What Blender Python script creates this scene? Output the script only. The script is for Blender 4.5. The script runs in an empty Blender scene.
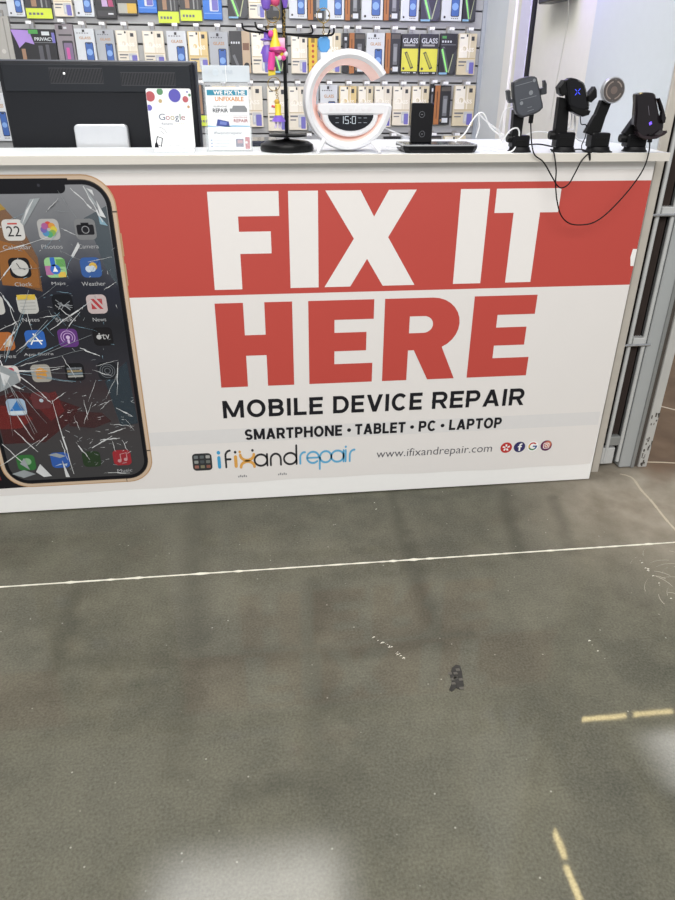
import bpy, math, random
from mathutils import Vector, Matrix
random.seed(7)
scn = bpy.context.scene
COL = scn.collection
scn.view_settings.view_transform = 'Standard'
scn.view_settings.look = 'None'

# ------------------------------------------------------------------ camera
F = 682.765
TH, RO, YA = math.radians(28.27082), math.radians(0.37155), math.radians(6.95585)
CAM = Vector((-1.12117, -1.9319, 1.21637))
FW = Vector((math.sin(YA)*math.cos(TH), math.cos(YA)*math.cos(TH), -math.sin(TH)))
RT = Vector((math.cos(YA), -math.sin(YA), 0))
UP = RT.cross(FW)
R2 = RT*math.cos(RO) + UP*math.sin(RO)
U2 = -RT*math.sin(RO) + UP*math.cos(RO)
cd = bpy.data.cameras.new('camera'); cam = bpy.data.objects.new('camera', cd); COL.objects.link(cam)
cd.sensor_fit = 'AUTO'; cd.sensor_width = 36; cd.lens = F/900*36
cam.matrix_world = Matrix((( R2.x, U2.x, -FW.x, CAM.x), (R2.y, U2.y, -FW.y, CAM.y), (R2.z, U2.z, -FW.z, CAM.z), (0,0,0,1)))
cd.clip_start = 0.05
scn.camera = cam

def ray(u, v): return FW + R2*((u-337.5)/F) - U2*((v-450)/F)
def at(u, v, y):            # survey: point of the vertical plane Y=y seen at (u,v)
    d = ray(u, v); return CAM + d*((y-CAM.y)/d.y)
def atx(u, v, x):
    d = ray(u, v); return CAM + d*((x-CAM.x)/d.x)
def atz(u, v, z):
    d = ray(u, v); return CAM + d*((z-CAM.z)/d.z)

# ------------------------------------------------------------------ materials
def lin(c):
    c = c/255.0
    return c/12.92 if c <= 0.04045 else ((c+0.055)/1.055)**2.4
def rgb(h): return (lin(int(h[0:2],16)), lin(int(h[2:4],16)), lin(int(h[4:6],16)), 1)
MATS = {}
def mat(hexcol, rough=0.5, metal=0.0, emit=0.0, noise=0.04, alpha=1.0, trans=0.0, scale=40.0, coat=0.0, ecol=None):
    key = (hexcol, rough, metal, emit, noise, alpha, trans, scale, coat, ecol)
    if key in MATS: return MATS[key]
    m = bpy.data.materials.new('mat_'+hexcol); m.use_nodes = True
    nt = m.node_tree; b = nt.nodes['Principled BSDF']
    c = rgb(hexcol)
    b.inputs['Roughness'].default_value = rough; b.inputs['Metallic'].default_value = metal
    b.inputs['Coat Weight'].default_value = coat
    if sum(c[:3]) < .06: b.inputs['Specular IOR Level'].default_value = .22
    tc = nt.nodes.new('ShaderNodeTexCoord'); nz = nt.nodes.new('ShaderNodeTexNoise'); nz.inputs['Scale'].default_value = scale
    nt.links.new(tc.outputs['Object'], nz.inputs['Vector'])
    mx = nt.nodes.new('ShaderNodeMix'); mx.data_type = 'RGBA'
    mx.inputs[6].default_value = tuple(max(0, x*(1-noise)) for x in c[:3])+(1,)
    mx.inputs[7].default_value = tuple(min(1, x*(1+noise)) for x in c[:3])+(1,)
    nt.links.new(nz.outputs['Fac'], mx.inputs[0]); nt.links.new(mx.outputs[2], b.inputs['Base Color'])
    if emit > 0:
        b.inputs['Emission Color'].default_value = rgb(ecol) if ecol else c
        b.inputs['Emission Strength'].default_value = emit
    if alpha < 1: b.inputs['Alpha'].default_value = alpha
    if trans > 0:
        b.inputs['Transmission Weight'].default_value = trans; b.inputs['IOR'].default_value = 1.2
    MATS[key] = m
    return m

# ------------------------------------------------------------------ mesh building
class MB:
    def __init__(s): s.v = []; s.f = []; s.m = []; s.mats = []
    def mi(s, m):
        if m not in s.mats: s.mats.append(m)
        return s.mats.index(m)
    def face(s, pts, m):
        n = len(s.v); s.v += [Vector(p) for p in pts]; s.f.append(list(range(n, n+len(pts)))); s.m.append(s.mi(m)); return s
    def add(s, verts, faces, m):
        n = len(s.v); s.v += [Vector(p) for p in verts]; k = s.mi(m)
        for f in faces: s.f.append([n+i for i in f]); s.m.append(k)
        return s
    def box(s, lo, hi, m, bev=0.0):
        x0,y0,z0 = lo; x1,y1,z1 = hi
        if bev <= 0:
            vs = [(x0,y0,z0),(x1,y0,z0),(x1,y1,z0),(x0,y1,z0),(x0,y0,z1),(x1,y0,z1),(x1,y1,z1),(x0,y1,z1)]
            return s.add(vs, [(0,3,2,1),(4,5,6,7),(0,1,5,4),(1,2,6,5),(2,3,7,6),(3,0,4,7)], m)
        b = bev; vs = []
        ring = [(x0+b,y0),(x1-b,y0),(x1,y0+b),(x1,y1-b),(x1-b,y1),(x0+b,y1),(x0,y1-b),(x0,y0+b)]
        cx,cy = (x0+x1)/2,(y0+y1)/2
        def ins(p, d): return (p[0]+(d if p[0]<cx else -d), p[1]+(d if p[1]<cy else -d))
        levels = [(z0,b*.7),(z0+b,0),(z1-b,0),(z1,b*.7)]
        for z,d in levels:
            for p in ring:
                q = ins(p,d); vs.append((q[0],q[1],z))
        fs = [tuple(range(7,-1,-1)), tuple(range(24,32))]
        for l in range(3):
            for i in range(8):
                j=(i+1)%8; fs.append((l*8+i,l*8+j,l*8+8+j,l*8+8+i))
        return s.add(vs, fs, m)
    def prism(s, pts, d, m, bev=0.0, mside=None):      # polygon pts (3d, planar), extruded along vector d; optional chamfer of the front edge
        n = len(pts); pts = [Vector(p) for p in pts]; d = Vector(d)
        if bev > 0:
            c = sum(pts, Vector())/n
            sh = []
            for i in range(n):
                a,b_,c_ = pts[i-1],pts[i],pts[(i+1)%n]
                e1=(b_-a).normalized(); e2=(c_-b_).normalized(); dn=d.normalized()
                n1=e1.cross(dn); n2=e2.cross(dn)
                if (c-b_).dot(n1)<0 and (c-b_).dot(n2)<0: n1,n2=-n1,-n2
                nn=(n1+n2); 
                if nn.length<1e-6: nn=n1
                sh.append(b_+nn.normalized()*bev)
            vs = sh + [p+d.normalized()*bev for p in pts] + [p+d for p in pts]
            L=3
        else:
            vs = pts + [p+d for p in pts]; L=2
        fs = [tuple(range(n)), tuple(range((L-1)*n+n-1,(L-1)*n-1,-1))]
        s.add(vs, fs, m)
        base = len(s.v)-len(vs); k = s.mi(mside or m)
        for l in range(L-1):
            for i in range(n):
                j=(i+1)%n; s.f.append([base+l*n+j,base+l*n+i,base+l*n+n+i,base+l*n+n+j]); s.m.append(k)
        return s
    def tube(s, pts, r, m, n=8, r1=None, cap=True):
        pts = [Vector(p) for p in pts]; N=len(pts); vs=[]
        t0=(pts[1]-pts[0]).normalized(); a=Vector((0,0,1)) if abs(t0.z)<.9 else Vector((1,0,0))
        u=t0.cross(a).normalized()
        for i,p in enumerate(pts):
            t=(pts[min(i+1,N-1)]-pts[max(i-1,0)])
            t = t.normalized() if t.length>1e-9 else t0
            u=(u-t*u.dot(t)); u = u.normalized() if u.length>1e-9 else t.orthogonal().normalized()
            w=t.cross(u); rr = r if r1 is None else r+(r1-r)*i/(N-1)
            for k in range(n):
                an=2*math.pi*k/n; vs.append(p+(u*math.cos(an)+w*math.sin(an))*rr)
        fs=[]
        for i in range(N-1):
            for k in range(n):
                j=(k+1)%n; fs.append((i*n+k,i*n+j,i*n+n+j,i*n+n+k))
        if cap: fs += [tuple(range(n-1,-1,-1)), tuple(range((N-1)*n,N*n))]
        return s.add(vs,fs,m)
    def lathe(s, prof, c, m, n=24, axis='z', sx=1.0, sy=1.0):      # prof: (r,h) pairs
        vs=[];L=len(prof); c=Vector(c)
        for r,h in prof:
            for k in range(n):
                an=2*math.pi*k/n; a=r*math.cos(an)*sx; b=r*math.sin(an)*sy
                if axis=='z': vs.append(c+Vector((a,b,h)))
                elif axis=='y': vs.append(c+Vector((a,h,b)))
                else: vs.append(c+Vector((h,a,b)))
        fs=[]
        for l in range(L-1):
            for k in range(n):
                j=(k+1)%n; fs.append((l*n+k,l*n+j,l*n+n+j,l*n+n+k))
        fs += [tuple(range(n-1,-1,-1)), tuple(range((L-1)*n,L*n))]
        return s.add(vs,fs,m)
    def ball(s, c, r, m, sx=1,sy=1,sz=1,n=12):
        prof=[(max(r*math.sin(math.pi*i/8),1e-5),-r*math.cos(math.pi*i/8)*sz) for i in range(9)]
        return s.lathe(prof,c,m,n,'z',sx,sy)
    def torus(s, c, R, r, m, axis='y', n=20, sx=1.0, sz=1.0):
        pts=[]
        for k in range(n+1):
            a=2*math.pi*k/n
            q=(R*math.cos(a)*sx,0,R*math.sin(a)*sz) if axis=='y' else (R*math.cos(a),R*math.sin(a),0) if axis=='z' else (0,R*math.cos(a),R*math.sin(a)*sz)
            pts.append(Vector(c)+Vector(q))
        return s.tube(pts,r,m,6,cap=False)
    def build(s, name, parent=None, smooth=False, origin=None, bevel=0):
        me=bpy.data.meshes.new(name); org = Vector(origin) if origin is not None else (Vector(parent.location_w) if False else (WORLD.get(parent.name, Vector()) if parent else Vector()))
        me.from_pydata([v-org for v in s.v],[],s.f)
        for m in s.mats: me.materials.append(m)
        for p,k in zip(me.polygons,s.m): p.material_index=k; p.use_smooth=smooth
        me.validate(); me.update()
        o=bpy.data.objects.new(name,me); COL.objects.link(o)
        if parent: o.parent=parent
        elif origin is not None: o.location=org
        WORLD[o.name]=org
        if smooth:
            try: me.set_sharp_from_angle(angle=math.radians(38))
            except Exception: pass
        return o
WORLD={}
def thing(name,label,cat,loc,group=None):
    o=bpy.data.objects.new(name,None); COL.objects.link(o); o.location=loc; o.empty_display_size=.05
    WORLD[o.name]=Vector(loc); tag(o,label,cat,group); return o
def tag(o,label=None,cat=None,group=None,kind=None):
    if label: o['label']=label
    if cat: o['category']=cat
    if group: o['group']=group
    if kind: o['kind']=kind
    return o
def struct(o): o['kind']='structure'; return o

# text: builtin font converted to polygons in the unit box
TC={}
def text_poly(s, bold=0.0):
    key=(s,bold)
    if key in TC: return TC[key]
    cu=bpy.data.curves.new('t','FONT'); cu.body=s; cu.size=1; cu.offset=bold; cu.resolution_u=3; cu.fill_mode='FRONT'
    ob=bpy.data.objects.new('t',cu); COL.objects.link(ob)
    bpy.context.view_layer.update()
    dg=bpy.context.evaluated_depsgraph_get(); me=ob.evaluated_get(dg).to_mesh()
    vs=[(v.co.x,v.co.y) for v in me.vertices]; fs=[tuple(p.vertices) for p in me.polygons]
    ob.evaluated_get(dg).to_mesh_clear()
    bpy.data.objects.remove(ob); bpy.data.curves.remove(cu)
    TC[key]=(vs,fs); return TC[key]
def put_text(mb,s,m,x0,x1,z0,z1,y,bold=0.0,slant=0.0):    # fitted to a box of the plane Y=y
    vs,fs=text_poly(s,bold)
    if not vs: return
    ax=min(v[0] for v in vs); bx=max(v[0] for v in vs); ay=min(v[1] for v in vs); by=max(v[1] for v in vs)
    o=[]
    for a,b in vs:
        t=(b-ay)/max(by-ay,1e-6); o.append((x0+(a-ax)/max(bx-ax,1e-6)*(x1-x0)+slant*t,y,z0+t*(z1-z0)))
    mb.add(o,[tuple(f) for f in fs],m)
    # faces must look towards -Y
    return mb
def rrect(x0,x1,z0,z1,r,y,n=5):
    p=[]
    for cx,cz,a0 in ((x1-r,z1-r,0),(x0+r,z1-r,90),(x0+r,z0+r,180),(x1-r,z0+r,270)):
        for k in range(n+1):
            a=math.radians(a0+90*k/n); p.append((cx+r*math.cos(a),y,cz+r*math.sin(a)))
    return p[::-1]
def disc(cx,cz,r,y,n=20,sx=1.0,a0=0,a1=360):
    full = a1-a0>=360
    return [(cx+r*sx*math.cos(math.radians(a0+(a1-a0)*k/(n if full else n-1))),y,cz+r*math.sin(math.radians(a0+(a1-a0)*k/(n if full else n-1)))) for k in range(n)][::-1]
def quad(x0,x1,z0,z1,y): return [(x0,y,z0),(x1,y,z0),(x1,y,z1),(x0,y,z1)]
def stroke(mb,pts,w,y,m,closed=False,caps=True):          # flat stroke in a Y plane, pts (x,z)
    n=len(pts); L=[];R=[]
    for i in range(n):
        a=pts[i-1] if (i>0 or closed) else pts[i]; b=pts[(i+1)%n] if (i<n-1 or closed) else pts[i]
        dx,dz=b[0]-a[0],b[1]-a[1]; l=math.hypot(dx,dz) or 1; nx,nz=-dz/l,dx/l
        L.append((pts[i][0]+nx*w/2,y,pts[i][1]+nz*w/2)); R.append((pts[i][0]-nx*w/2,y,pts[i][1]-nz*w/2))
    for i in range(n if closed else n-1):
        j=(i+1)%n; mb.face([R[i],R[j],L[j],L[i]],m)
    if caps and not closed:
        for p in (pts[0],pts[-1]): mb.face(disc(p[0],p[1],w/2,y+.00003,10),m)
def arc(cx,cz,rx,rz,a0,a1,n=14):
    return [(cx+rx*math.cos(math.radians(a0+(a1-a0)*k/n)),cz+rz*math.sin(math.radians(a0+(a1-a0)*k/n))) for k in range(n+1)]
def smooth_path(P,n=6):
    P=[Vector(p) for p in P]; out=[]
    for i in range(len(P)-1):
        p0=P[max(i-1,0)];p1=P[i];p2=P[i+1];p3=P[min(i+2,len(P)-1)]
        for k in range(n):
            t=k/n; out.append(.5*((2*p1)+(p2-p0)*t+(2*p0-5*p1+4*p2-p3)*t*t+(3*p1-p0-3*p2+p3)*t**3))
    out.append(P[-1]); return out

WHITE=mat('F0EFED',.45,noise=.015); OFFW=mat('E2DFDA',.5,noise=.02); BLACK=mat('17171A',.4); RED=mat('BA463D',.45,noise=.02,scale=6)
INK=mat('1B1B20',.5); CREAMP=mat('B9B2A4',.55,noise=.06)
ZT=1.055                                   # top of the counter
# ================================================================== SETTING
def floor_mat():
    m=bpy.data.materials.new('polished_concrete'); m.use_nodes=True; nt=m.node_tree; N=nt.nodes; Lk=nt.links; b=N['Principled BSDF']
    tc=N.new('ShaderNodeTexCoord')
    def noise(sc,det=6,vec=None,ro=.55,mapscale=None):
        n=N.new('ShaderNodeTexNoise'); n.inputs['Scale'].default_value=sc; n.inputs['Detail'].default_value=det; n.inputs['Roughness'].default_value=ro
        if mapscale:
            mp=N.new('ShaderNodeMapping'); mp.inputs['Scale'].default_value=mapscale; Lk.new(tc.outputs['Object'],mp.inputs['Vector']); Lk.new(mp.outputs['Vector'],n.inputs['Vector'])
        else: Lk.new(tc.outputs['Object'],n.inputs['Vector'])
        return n.outputs['Fac']
    def ramp(f,a,b_,c0=(0,0,0,1),c1=(1,1,1,1)):
        r=N.new('ShaderNodeValToRGB'); r.color_ramp.elements[0].position=a; r.color_ramp.elements[1].position=b_; r.color_ramp.elements[0].color=c0; r.color_ramp.elements[1].color=c1
        Lk.new(f,r.inputs['Fac']); return r.outputs['Color']
    def mix(fac,a,b_,bt='MIX'):
        x=N.new('ShaderNodeMix'); x.data_type='RGBA'; x.blend_type=bt
        for v,i in ((a,6),(b_,7)):
            if isinstance(v,tuple): x.inputs[i].default_value=v
            else: Lk.new(v,x.inputs[i])
        if isinstance(fac,float): x.inputs[0].default_value=fac
        else: Lk.new(fac,x.inputs[0])
        return x.outputs[2]
    def math_(op,a,b_=None):
        x=N.new('ShaderNodeMath'); x.operation=op
        for v,i in ((a,0),(b_,1)):
            if v is None: continue
            if isinstance(v,(int,float)): x.inputs[i].default_value=v
            else: Lk.new(v,x.inputs[i])
        return x.outputs[0]
    sep=N.new('ShaderNodeSeparateXYZ'); Lk.new(tc.outputs['Object'],sep.inputs[0])
    base=ramp(noise(1.7,8),.33,.68,rgb('454438'),rgb('5F5D50'))
    base=mix(ramp(noise(5,8,ro=.7),.42,.75),base,rgb('6B6858'))
    # faint dark streaks running away from the counter and across
    st=ramp(noise(1.0,3,mapscale=(2.6,.55,1)),.30,.46,(1,1,1,1),(0,0,0,1))
    base=mix(math_('MULTIPLY',st,.55),base,rgb('37372E'))
    st2=ramp(noise(1.0,3,mapscale=(.5,3.4,1)),.28,.42,(1,1,1,1),(0,0,0,1))
    base=mix(math_('MULTIPLY',st2,.35),base,rgb('3A3A31'))
    # fine grain and pale aggregate specks
    base=mix(ramp(noise(160,4),.3,.7),base,rgb('8B897B'),'MIX') if False else mix(.24,base,ramp(noise(190,4),.25,.75,(.02,.02,.018,1),(.30,.30,.25,1)))
    vo=N.new('ShaderNodeTexVoronoi'); vo.inputs['Scale'].default_value=34; Lk.new(tc.outputs['Object'],vo.inputs['Vector'])
    sp=ramp(vo.outputs['Distance'],.03,.085,(1,1,1,1),(0,0,0,1))
    vsep=N.new('ShaderNodeSeparateColor'); Lk.new(vo.outputs['Color'],vsep.inputs[0])
    sp=math_('MULTIPLY',sp,math_('GREATER_THAN',vsep.outputs[0],.62))
    base=mix(math_('MULTIPLY',sp,.55),base,rgb('C9C7BC'))
    # warmer brown concrete beyond the shop front, pale rough band before it
    wob=noise(3,4)
    xx=math_('ADD',sep.outputs[0],math_('MULTIPLY',wob,.25)); yy=math_('ADD',sep.outputs[1],math_('MULTIPLY',wob,.16))
    def sstep(v,a,b_):
        mr=N.new('ShaderNodeMapRange'); mr.interpolation_type='SMOOTHSTEP'; mr.inputs[1].default_value=a; mr.inputs[2].default_value=b_; Lk.new(v,mr.inputs[0]); return mr.outputs[0]
    tan=math_('MULTIPLY',sstep(xx,-.35,.30),sstep(yy,-.80,-.05))
    base=mix(math_('MULTIPLY',tan,.85),base,ramp(noise(9,6),.35,.7,rgb('8A8072'),rgb('ABA294')))
    brn=math_('MULTIPLY',sstep(xx,.28,.40),sstep(yy,.02,.14))
    base=mix(math_('MULTIPLY',brn,.9),base,ramp(noise(6,6),.3,.7,rgb('5E4A3A'),rgb('7A6350')))
    # soft dark stains: bands between surveyed floor points
    wn=N.new('ShaderNodeTexNoise'); wn.inputs['Scale'].default_value=5; wn.inputs['Detail'].default_value=4; Lk.new(tc.outputs['Object'],wn.inputs['Vector'])
    vs_=N.new('ShaderNodeVectorMath'); vs_.operation='MULTIPLY_ADD'; Lk.new(wn.outputs['Color'],vs_.inputs[0]); vs_.inputs[1].default_value=(.10,.10,0); Lk.new(tc.outputs['Object'],vs_.inputs[2])
    acc=None
    for u0,v0,u1,v1,wd,stn in ((197,488,193,660,.07,.8),(76,590,58,668,.05,.8),(312,585,320,705,.05,.75),(392,488,412,565,.04,.9),(418,570,436,645,.045,.9),(502,492,520,556,.04,.9),(552,498,572,552,.04,.7),(186,690,178,770,.06,.6),(60,662,330,652,.05,.6),(330,652,470,634,.045,.8),(240,792,345,778,.06,.6),(120,500,215,506,.07,.6),(320,700,318,790,.06,.5),(0,700,150,690,.06,.4),(0,502,250,493,.05,.5),(350,500,500,490,.04,.45)):
        A=atz(u0,v0,0)+Vector((.05,.05,0)); B=atz(u1,v1,0)+Vector((.05,.05,0)); D=B-A; Ln=D.length; D=D/Ln
        sb=N.new('ShaderNodeVectorMath'); sb.operation='SUBTRACT'; Lk.new(vs_.outputs[0],sb.inputs[0]); sb.inputs[1].default_value=A
        dt=N.new('ShaderNodeVectorMath'); dt.operation='DOT_PRODUCT'; Lk.new(sb.outputs[0],dt.inputs[0]); dt.inputs[1].default_value=D
        cl=N.new('ShaderNodeClamp'); cl.inputs[2].default_value=Ln; Lk.new(dt.outputs['Value'],cl.inputs[0])
        sc_=N.new('ShaderNodeVectorMath'); sc_.operation='SCALE'; sc_.inputs[0].default_value=D; Lk.new(cl.outputs[0],sc_.inputs['Scale'])
        ds=N.new('ShaderNodeVectorMath'); ds.operation='DISTANCE'; Lk.new(sb.outputs[0],ds.inputs[0]); Lk.new(sc_.outputs[0],ds.inputs[1])
        mr=N.new('ShaderNodeMapRange'); mr.interpolation_type='SMOOTHSTEP'; mr.inputs[1].default_value=0; mr.inputs[2].default_value=wd; mr.inputs[3].default_value=stn; mr.inputs[4].default_value=0; Lk.new(ds.outputs['Value'],mr.inputs[0])
        acc=mr.outputs[0] if acc is None else math_('MAXIMUM',acc,mr.outputs[0])
    base=mix(math_('MULTIPLY',acc,.40),base,rgb('2F2F27'))
    Lk.new(base,b.inputs['Base Color'])
    b.inputs['Roughness'].default_value=.7; b.inputs['Specular IOR Level'].default_value=.12
    gl=N.new('ShaderNodeBsdfGlossy'); rr=ramp(noise(7,6),.3,.75,(.025,)*3+(1,),(.045,)*3+(1,)); Lk.new(rr,gl.inputs['Roughness'])
    bp=N.new('ShaderNodeBump'); bp.inputs['Strength'].default_value=.004; bp.inputs['Distance'].default_value=.01; Lk.new(noise(14,3),bp.inputs['Height']); Lk.new(bp.outputs[0],gl.inputs['Normal'])
    ms=N.new('ShaderNodeMixShader'); ms.inputs[0].default_value=.03; Lk.new(b.outputs[0],ms.inputs[1]); Lk.new(gl.outputs[0],ms.inputs[2])
    Lk.new(ms.outputs[0],N['Material Output'].inputs['Surface'])
    return m
FL=floor_mat()
mb=MB(); mb.box((-3.2,-3.4,-.06),(3.2,3.2,0),FL); struct(mb.build('floor'))

# back wall of slatwall boards
SL=mat('A6A7A8',.4,noise=.02); SLD=mat('5E5C5A',.7); RAIL=mat('8F8C88',.4)
WY=1.78
g0=at(230,26.5,WY).z; pit=(g0-at(230,82,WY).z)/3
XE=at(477.5,73,WY).x
mb=MB(); mb.box((-2.9,WY+.018,0),(XE,WY+.06,2.5),SLD); mb.box((XE,WY-.004,0),(.0298,WY+.06,2.5),mat('A3A9B0',.6,noise=.02))
k=-19
while True:
    z0=g0+k*pit+.0045; z1=g0+(k+1)*pit-.0025; k+=1
    if z1>2.5: break
    if z0<0: continue
    mb.box((-2.9,WY,z0),(XE-.0005,WY+.02,z1),SL,.0015)
struct(mb.build('wall_back'))

# right partition with its strips
WR=mat('C7CDD1',.6,noise=.02); WB=mat('DDDBD3',.6,noise=.03); WG=mat('DADFE5',.6,noise=.02); PURP_LIT=mat('DAD8EC',.5); 
HT=2.7; XW=.03
sy=[atx(u,74,XW).y for u in (504,511,516.5,526,529,586)]
mb=MB()
mb.box((XW,.0605,0),(XW+.026,sy[5],HT),WR); mb.box((XW,sy[5],0),(XW+.026,sy[0],HT),WB); mb.box((XW,sy[0],0),(XW+.026,WY+.06,HT),WG)
struct(mb.build('wall_right'))
mb=MB(); mb.box((XW-.012,sy[1],0),(XW,sy[0],HT),WHITE,.002); struct(mb.build('trim_1'))
mb=MB(); mb.box((XW-.012,sy[3],0),(XW,sy[2],HT),PURP_LIT,.002); struct(mb.build('trim_2'))  # post with the purple light's tint put into its base colour
mb=MB(); mb.box((XW-.009,sy[4],0),(XW,sy[3]-.003,HT),mat('1D1D24',.5)); struct(mb.build('trim_3'))
# beige end post of the partition
BEI=mat('B5AFA5',.55,noise=.08,scale=25)
mb=MB(); mb.box((XW+.0005,.0495,0),(.057,.060,HT),BEI,.002); mb.box((.0563,.0605,0),(.0575,.3,HT),mat('6A655F',.6)); struct(mb.build('trim_4'))

# pale joint line in the floor
random.seed(3)
mb=MB(); LNM=mat('D8D6C8',.7,noise=.2,scale=60)
a=Vector((-3.0,-.366,0)); b_=Vector((2.2,-.392,0)); n=340; top=[];bot=[]
for i in range(n+1):
    p=a.lerp(b_,i/n); w=.0020+random.random()*.0018+(.004*random.random() if random.random()<.12 else 0)
    top.append((p.x,p.y+w,.0006)); bot.append((p.x,p.y-w,.0006))
for i in range(n): mb.face([bot[i],bot[i+1],top[i+1],top[i]],LNM)
struct(mb.build('trim_5'))
# second, thin pale joints on the brown floor by the shop front
mb=MB(); J=[atz(620,474,0),atz(632,478,0),atz(641,490,0),atz(652,502,0),atz(668,522,0),atz(690,545,0)]
J=[Vector((p.x,p.y,.0008)) for p in smooth_path(J,6)]
for i in range(len(J)-1):
    w=Vector((.003+random.random()*.002,.001,0)); mb.face([J[i]-w,J[i]+w,J[i+1]+w,J[i+1]-w],mat('B7AC98',.7))
K=[atz(640,462,0),atz(662,462.5,0),atz(690,464,0)]
for i in range(2):
    w=Vector((0,.004,0)); z=Vector((0,0,.0008)); mb.face([K[i]-w+z,K[i+1]-w+z,K[i+1]+w+z,K[i]+w+z],mat('C9BBA6',.7))
K=[atz(655,405,0),atz(675,410,0),atz(700,416,0)]
for i in range(2):
    w=Vector((0,.007,0)); z=Vector((0,0,.0008)); mb.face([K[i]-w+z,K[i+1]-w+z,K[i+1]+w+z,K[i]+w+z],mat('D8CCBB',.7))
struct(mb.build('trim_6'))

# dark scuff mark and paint flecks on the floor
random.seed(11)
mb=MB(); SC=mat('2A2926',.75,noise=.5,scale=90)
out=[(452,668),(456,665),(460,666),(462,672),(463,680),(464,686),(460,690),(456,688),(452,692),(449,690),(452,683),(450,676)]
P=[atz(u,v,0) for u,v in out]; c=sum(P,Vector())/len(P)
mb.prism([Vector((p.x,p.y,.0016)) for p in P],(0,0,-.0014),SC); 
for k in range(9):
    q=c+Vector((random.uniform(-.012,.012),random.uniform(-.03,.03),.0022)); mb.box((q.x-.005,q.y-.004,.0015),(q.x+.004,q.y+.003,.0024),mat('55524C',.8))
o=mb.build('scuff_mark',origin=(c.x,c.y,0)); tag(o,'dark scuffed residue patch stuck on the concrete floor','floor stain')
mb=MB(); FLK=mat('D5D3C6',.8)
for u0,v0,u1,v1,nn in ((373,637,392,648,11),(396,652,404,660,8),(640,560,672,600,12),(588,640,612,668,5),(372,500,376,512,3)):
    for i in range(nn):
        t=random.random(); p=atz(u0+(u1-u0)*t+random.uniform(-1,1),v0+(v1-v0)*t+random.uniform(-1,1),0); s_=random.uniform(.001,.0035)
        mb.face([(p.x-s_,p.y-s_*.6,.0007),(p.x+s_*1.5,p.y-s_*.2,.0007),(p.x+s_*.5,p.y+s_*.8,.0007)],FLK)
for k in range(16):
    u=random.uniform(645,690); v=random.uniform(545,605); P0=atz(u,v,0); a0=random.uniform(0,3); Rr=random.uniform(.03,.10)
    pts=[(P0.x+Rr*math.cos(a0+t*.12),P0.y+Rr*math.sin(a0+t*.12)) for t in range(7)]
    for i in range(6):
        (xa_,ya_),(xb_,yb_)=pts[i],pts[i+1]; mb.face([(xa_,ya_,.0007+k*.00001),(xb_,yb_,.0007+k*.00001),(xb_*1.0+.0016,yb_+.0012,.0007+k*.00001),(xa_+.0016,ya_+.0012,.0007+k*.00001)],mat('A8A496',.8))
p0=atz(390,645,0)
o=mb.build('paint_fleck',origin=(p0.x,p0.y,0)); tag(o,'scattered white paint flecks scraped across the concrete floor','paint flecks',kind='stuff')

# ================================================================== COUNTER
ctr=thing('service_counter','long white laminate service counter carrying the red and white banner','counter',(-1.3,.1,0))
mb=MB(); mb.box((-2.75,0,.004),(0,.028,1.0335),WHITE,.0015); mb.build('front_panel',ctr)
TOP=mat('DDE0E2',.35,noise=.012); LIP=mat('D0CBC2',.5,noise=.02)
mb=MB()
pts=[(-2.75,-.045),(.012,-.045),(.012,.030),(.0292,.048),(.0292,.47),(-1.12,.48),(-1.12,.19),(-2.75,.195)]
mb.prism([Vector((x,y,ZT)) for x,y in pts],(0,0,-.0212),TOP,.0012,LIP); mb.build('countertop',ctr)
mb=MB(); mb.box((-2.75,.17,.004),(-1.12,.188,1.0335),OFFW); mb.box((-1.12,.19,.004),(-1.10,.475,1.0335),OFFW); mb.box((-1.10,.455,.004),(.028,.473,1.0335),OFFW); mb.build('back_panel',ctr)
desk=thing('work_desk','low staff desk hidden behind the counter under the monitor','desk',(-1.8,.5,0))
mb=MB(); mb.box((-2.6,.205,.74),(-1.14,.85,.765),OFFW,.002); mb.build('desktop',desk)
for x in (-2.57,-1.2):
    for y in (.22,.8): 
        mb=MB(); mb.box((x,y,0),(x+.04,y+.04,.739),mat('8A8C90',.4,.6)); mb.build('leg',desk)

# ------------------------------------------------------------------ banner
ban=thing('printed_banner','printed red and white banner reading FIX IT HERE on the counter front','banner',(-1.15,-.0006,.07))
y0=-.0007
BW=mat('E2DEDB',.42,noise=.012,scale=8)
mb=MB(); sh=[(-2.7,.069)]
for i in range(60): 
    x=-2.7+2.69*i/59; sh.append((x,.067+.003*math.sin(x*5)+.0015*math.sin(x*23)))
sh += [(-.006,.075),(-.001,.3),(-.001,1.010),(-2.7,1.010)]
mb.prism([(x,y0,z) for x,z in sh[1:]],(0,.0006,0),BW); mb.build('sheet',ban)
mb=MB(); mb.face(quad(-2.7,-.0015,.6855,.980,-.0010),RED); mb.build('red_band',ban)
mb=MB(); mb.face(quad(-2.7,-.010,.216,.264,-.0010),mat('D9D7D6',.5,noise=.02)); mb.build('grey_band',ban)
yl=-.0013
def poly(mb,pts,m,y=yl): mb.prism([(x,y,z) for x,z in pts],(0,.0002,0),m)
LW=mat('E8E4E1',.42,noise=.012)
mb=MB()
T,Bm=.962,.7015
poly(mb,[(-1.236,T),(-1.0485,T),(-1.0485,.8985),(-1.159,.8985),(-1.159,.8585),(-1.073,.8585),(-1.073,.7995),(-1.159,.7995),(-1.159,Bm),(-1.236,Bm)],LW)
poly(mb,[(-1.023,T),(-.943,T),(-.943,Bm),(-1.023,Bm)],LW)
poly(mb,[(-.923,T),(-.8275,T),(-.7885,.893),(-.750,T),(-.673,T),(-.747,.8375),(-.664,Bm),(-.7575,Bm),(-.805,.779),(-.852,Bm),(-.926,Bm),(-.8435,.835)],LW)
poly(mb,[(-.5495,T),(-.4675,T),(-.4675,Bm),(-.5495,Bm)],LW)
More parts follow.
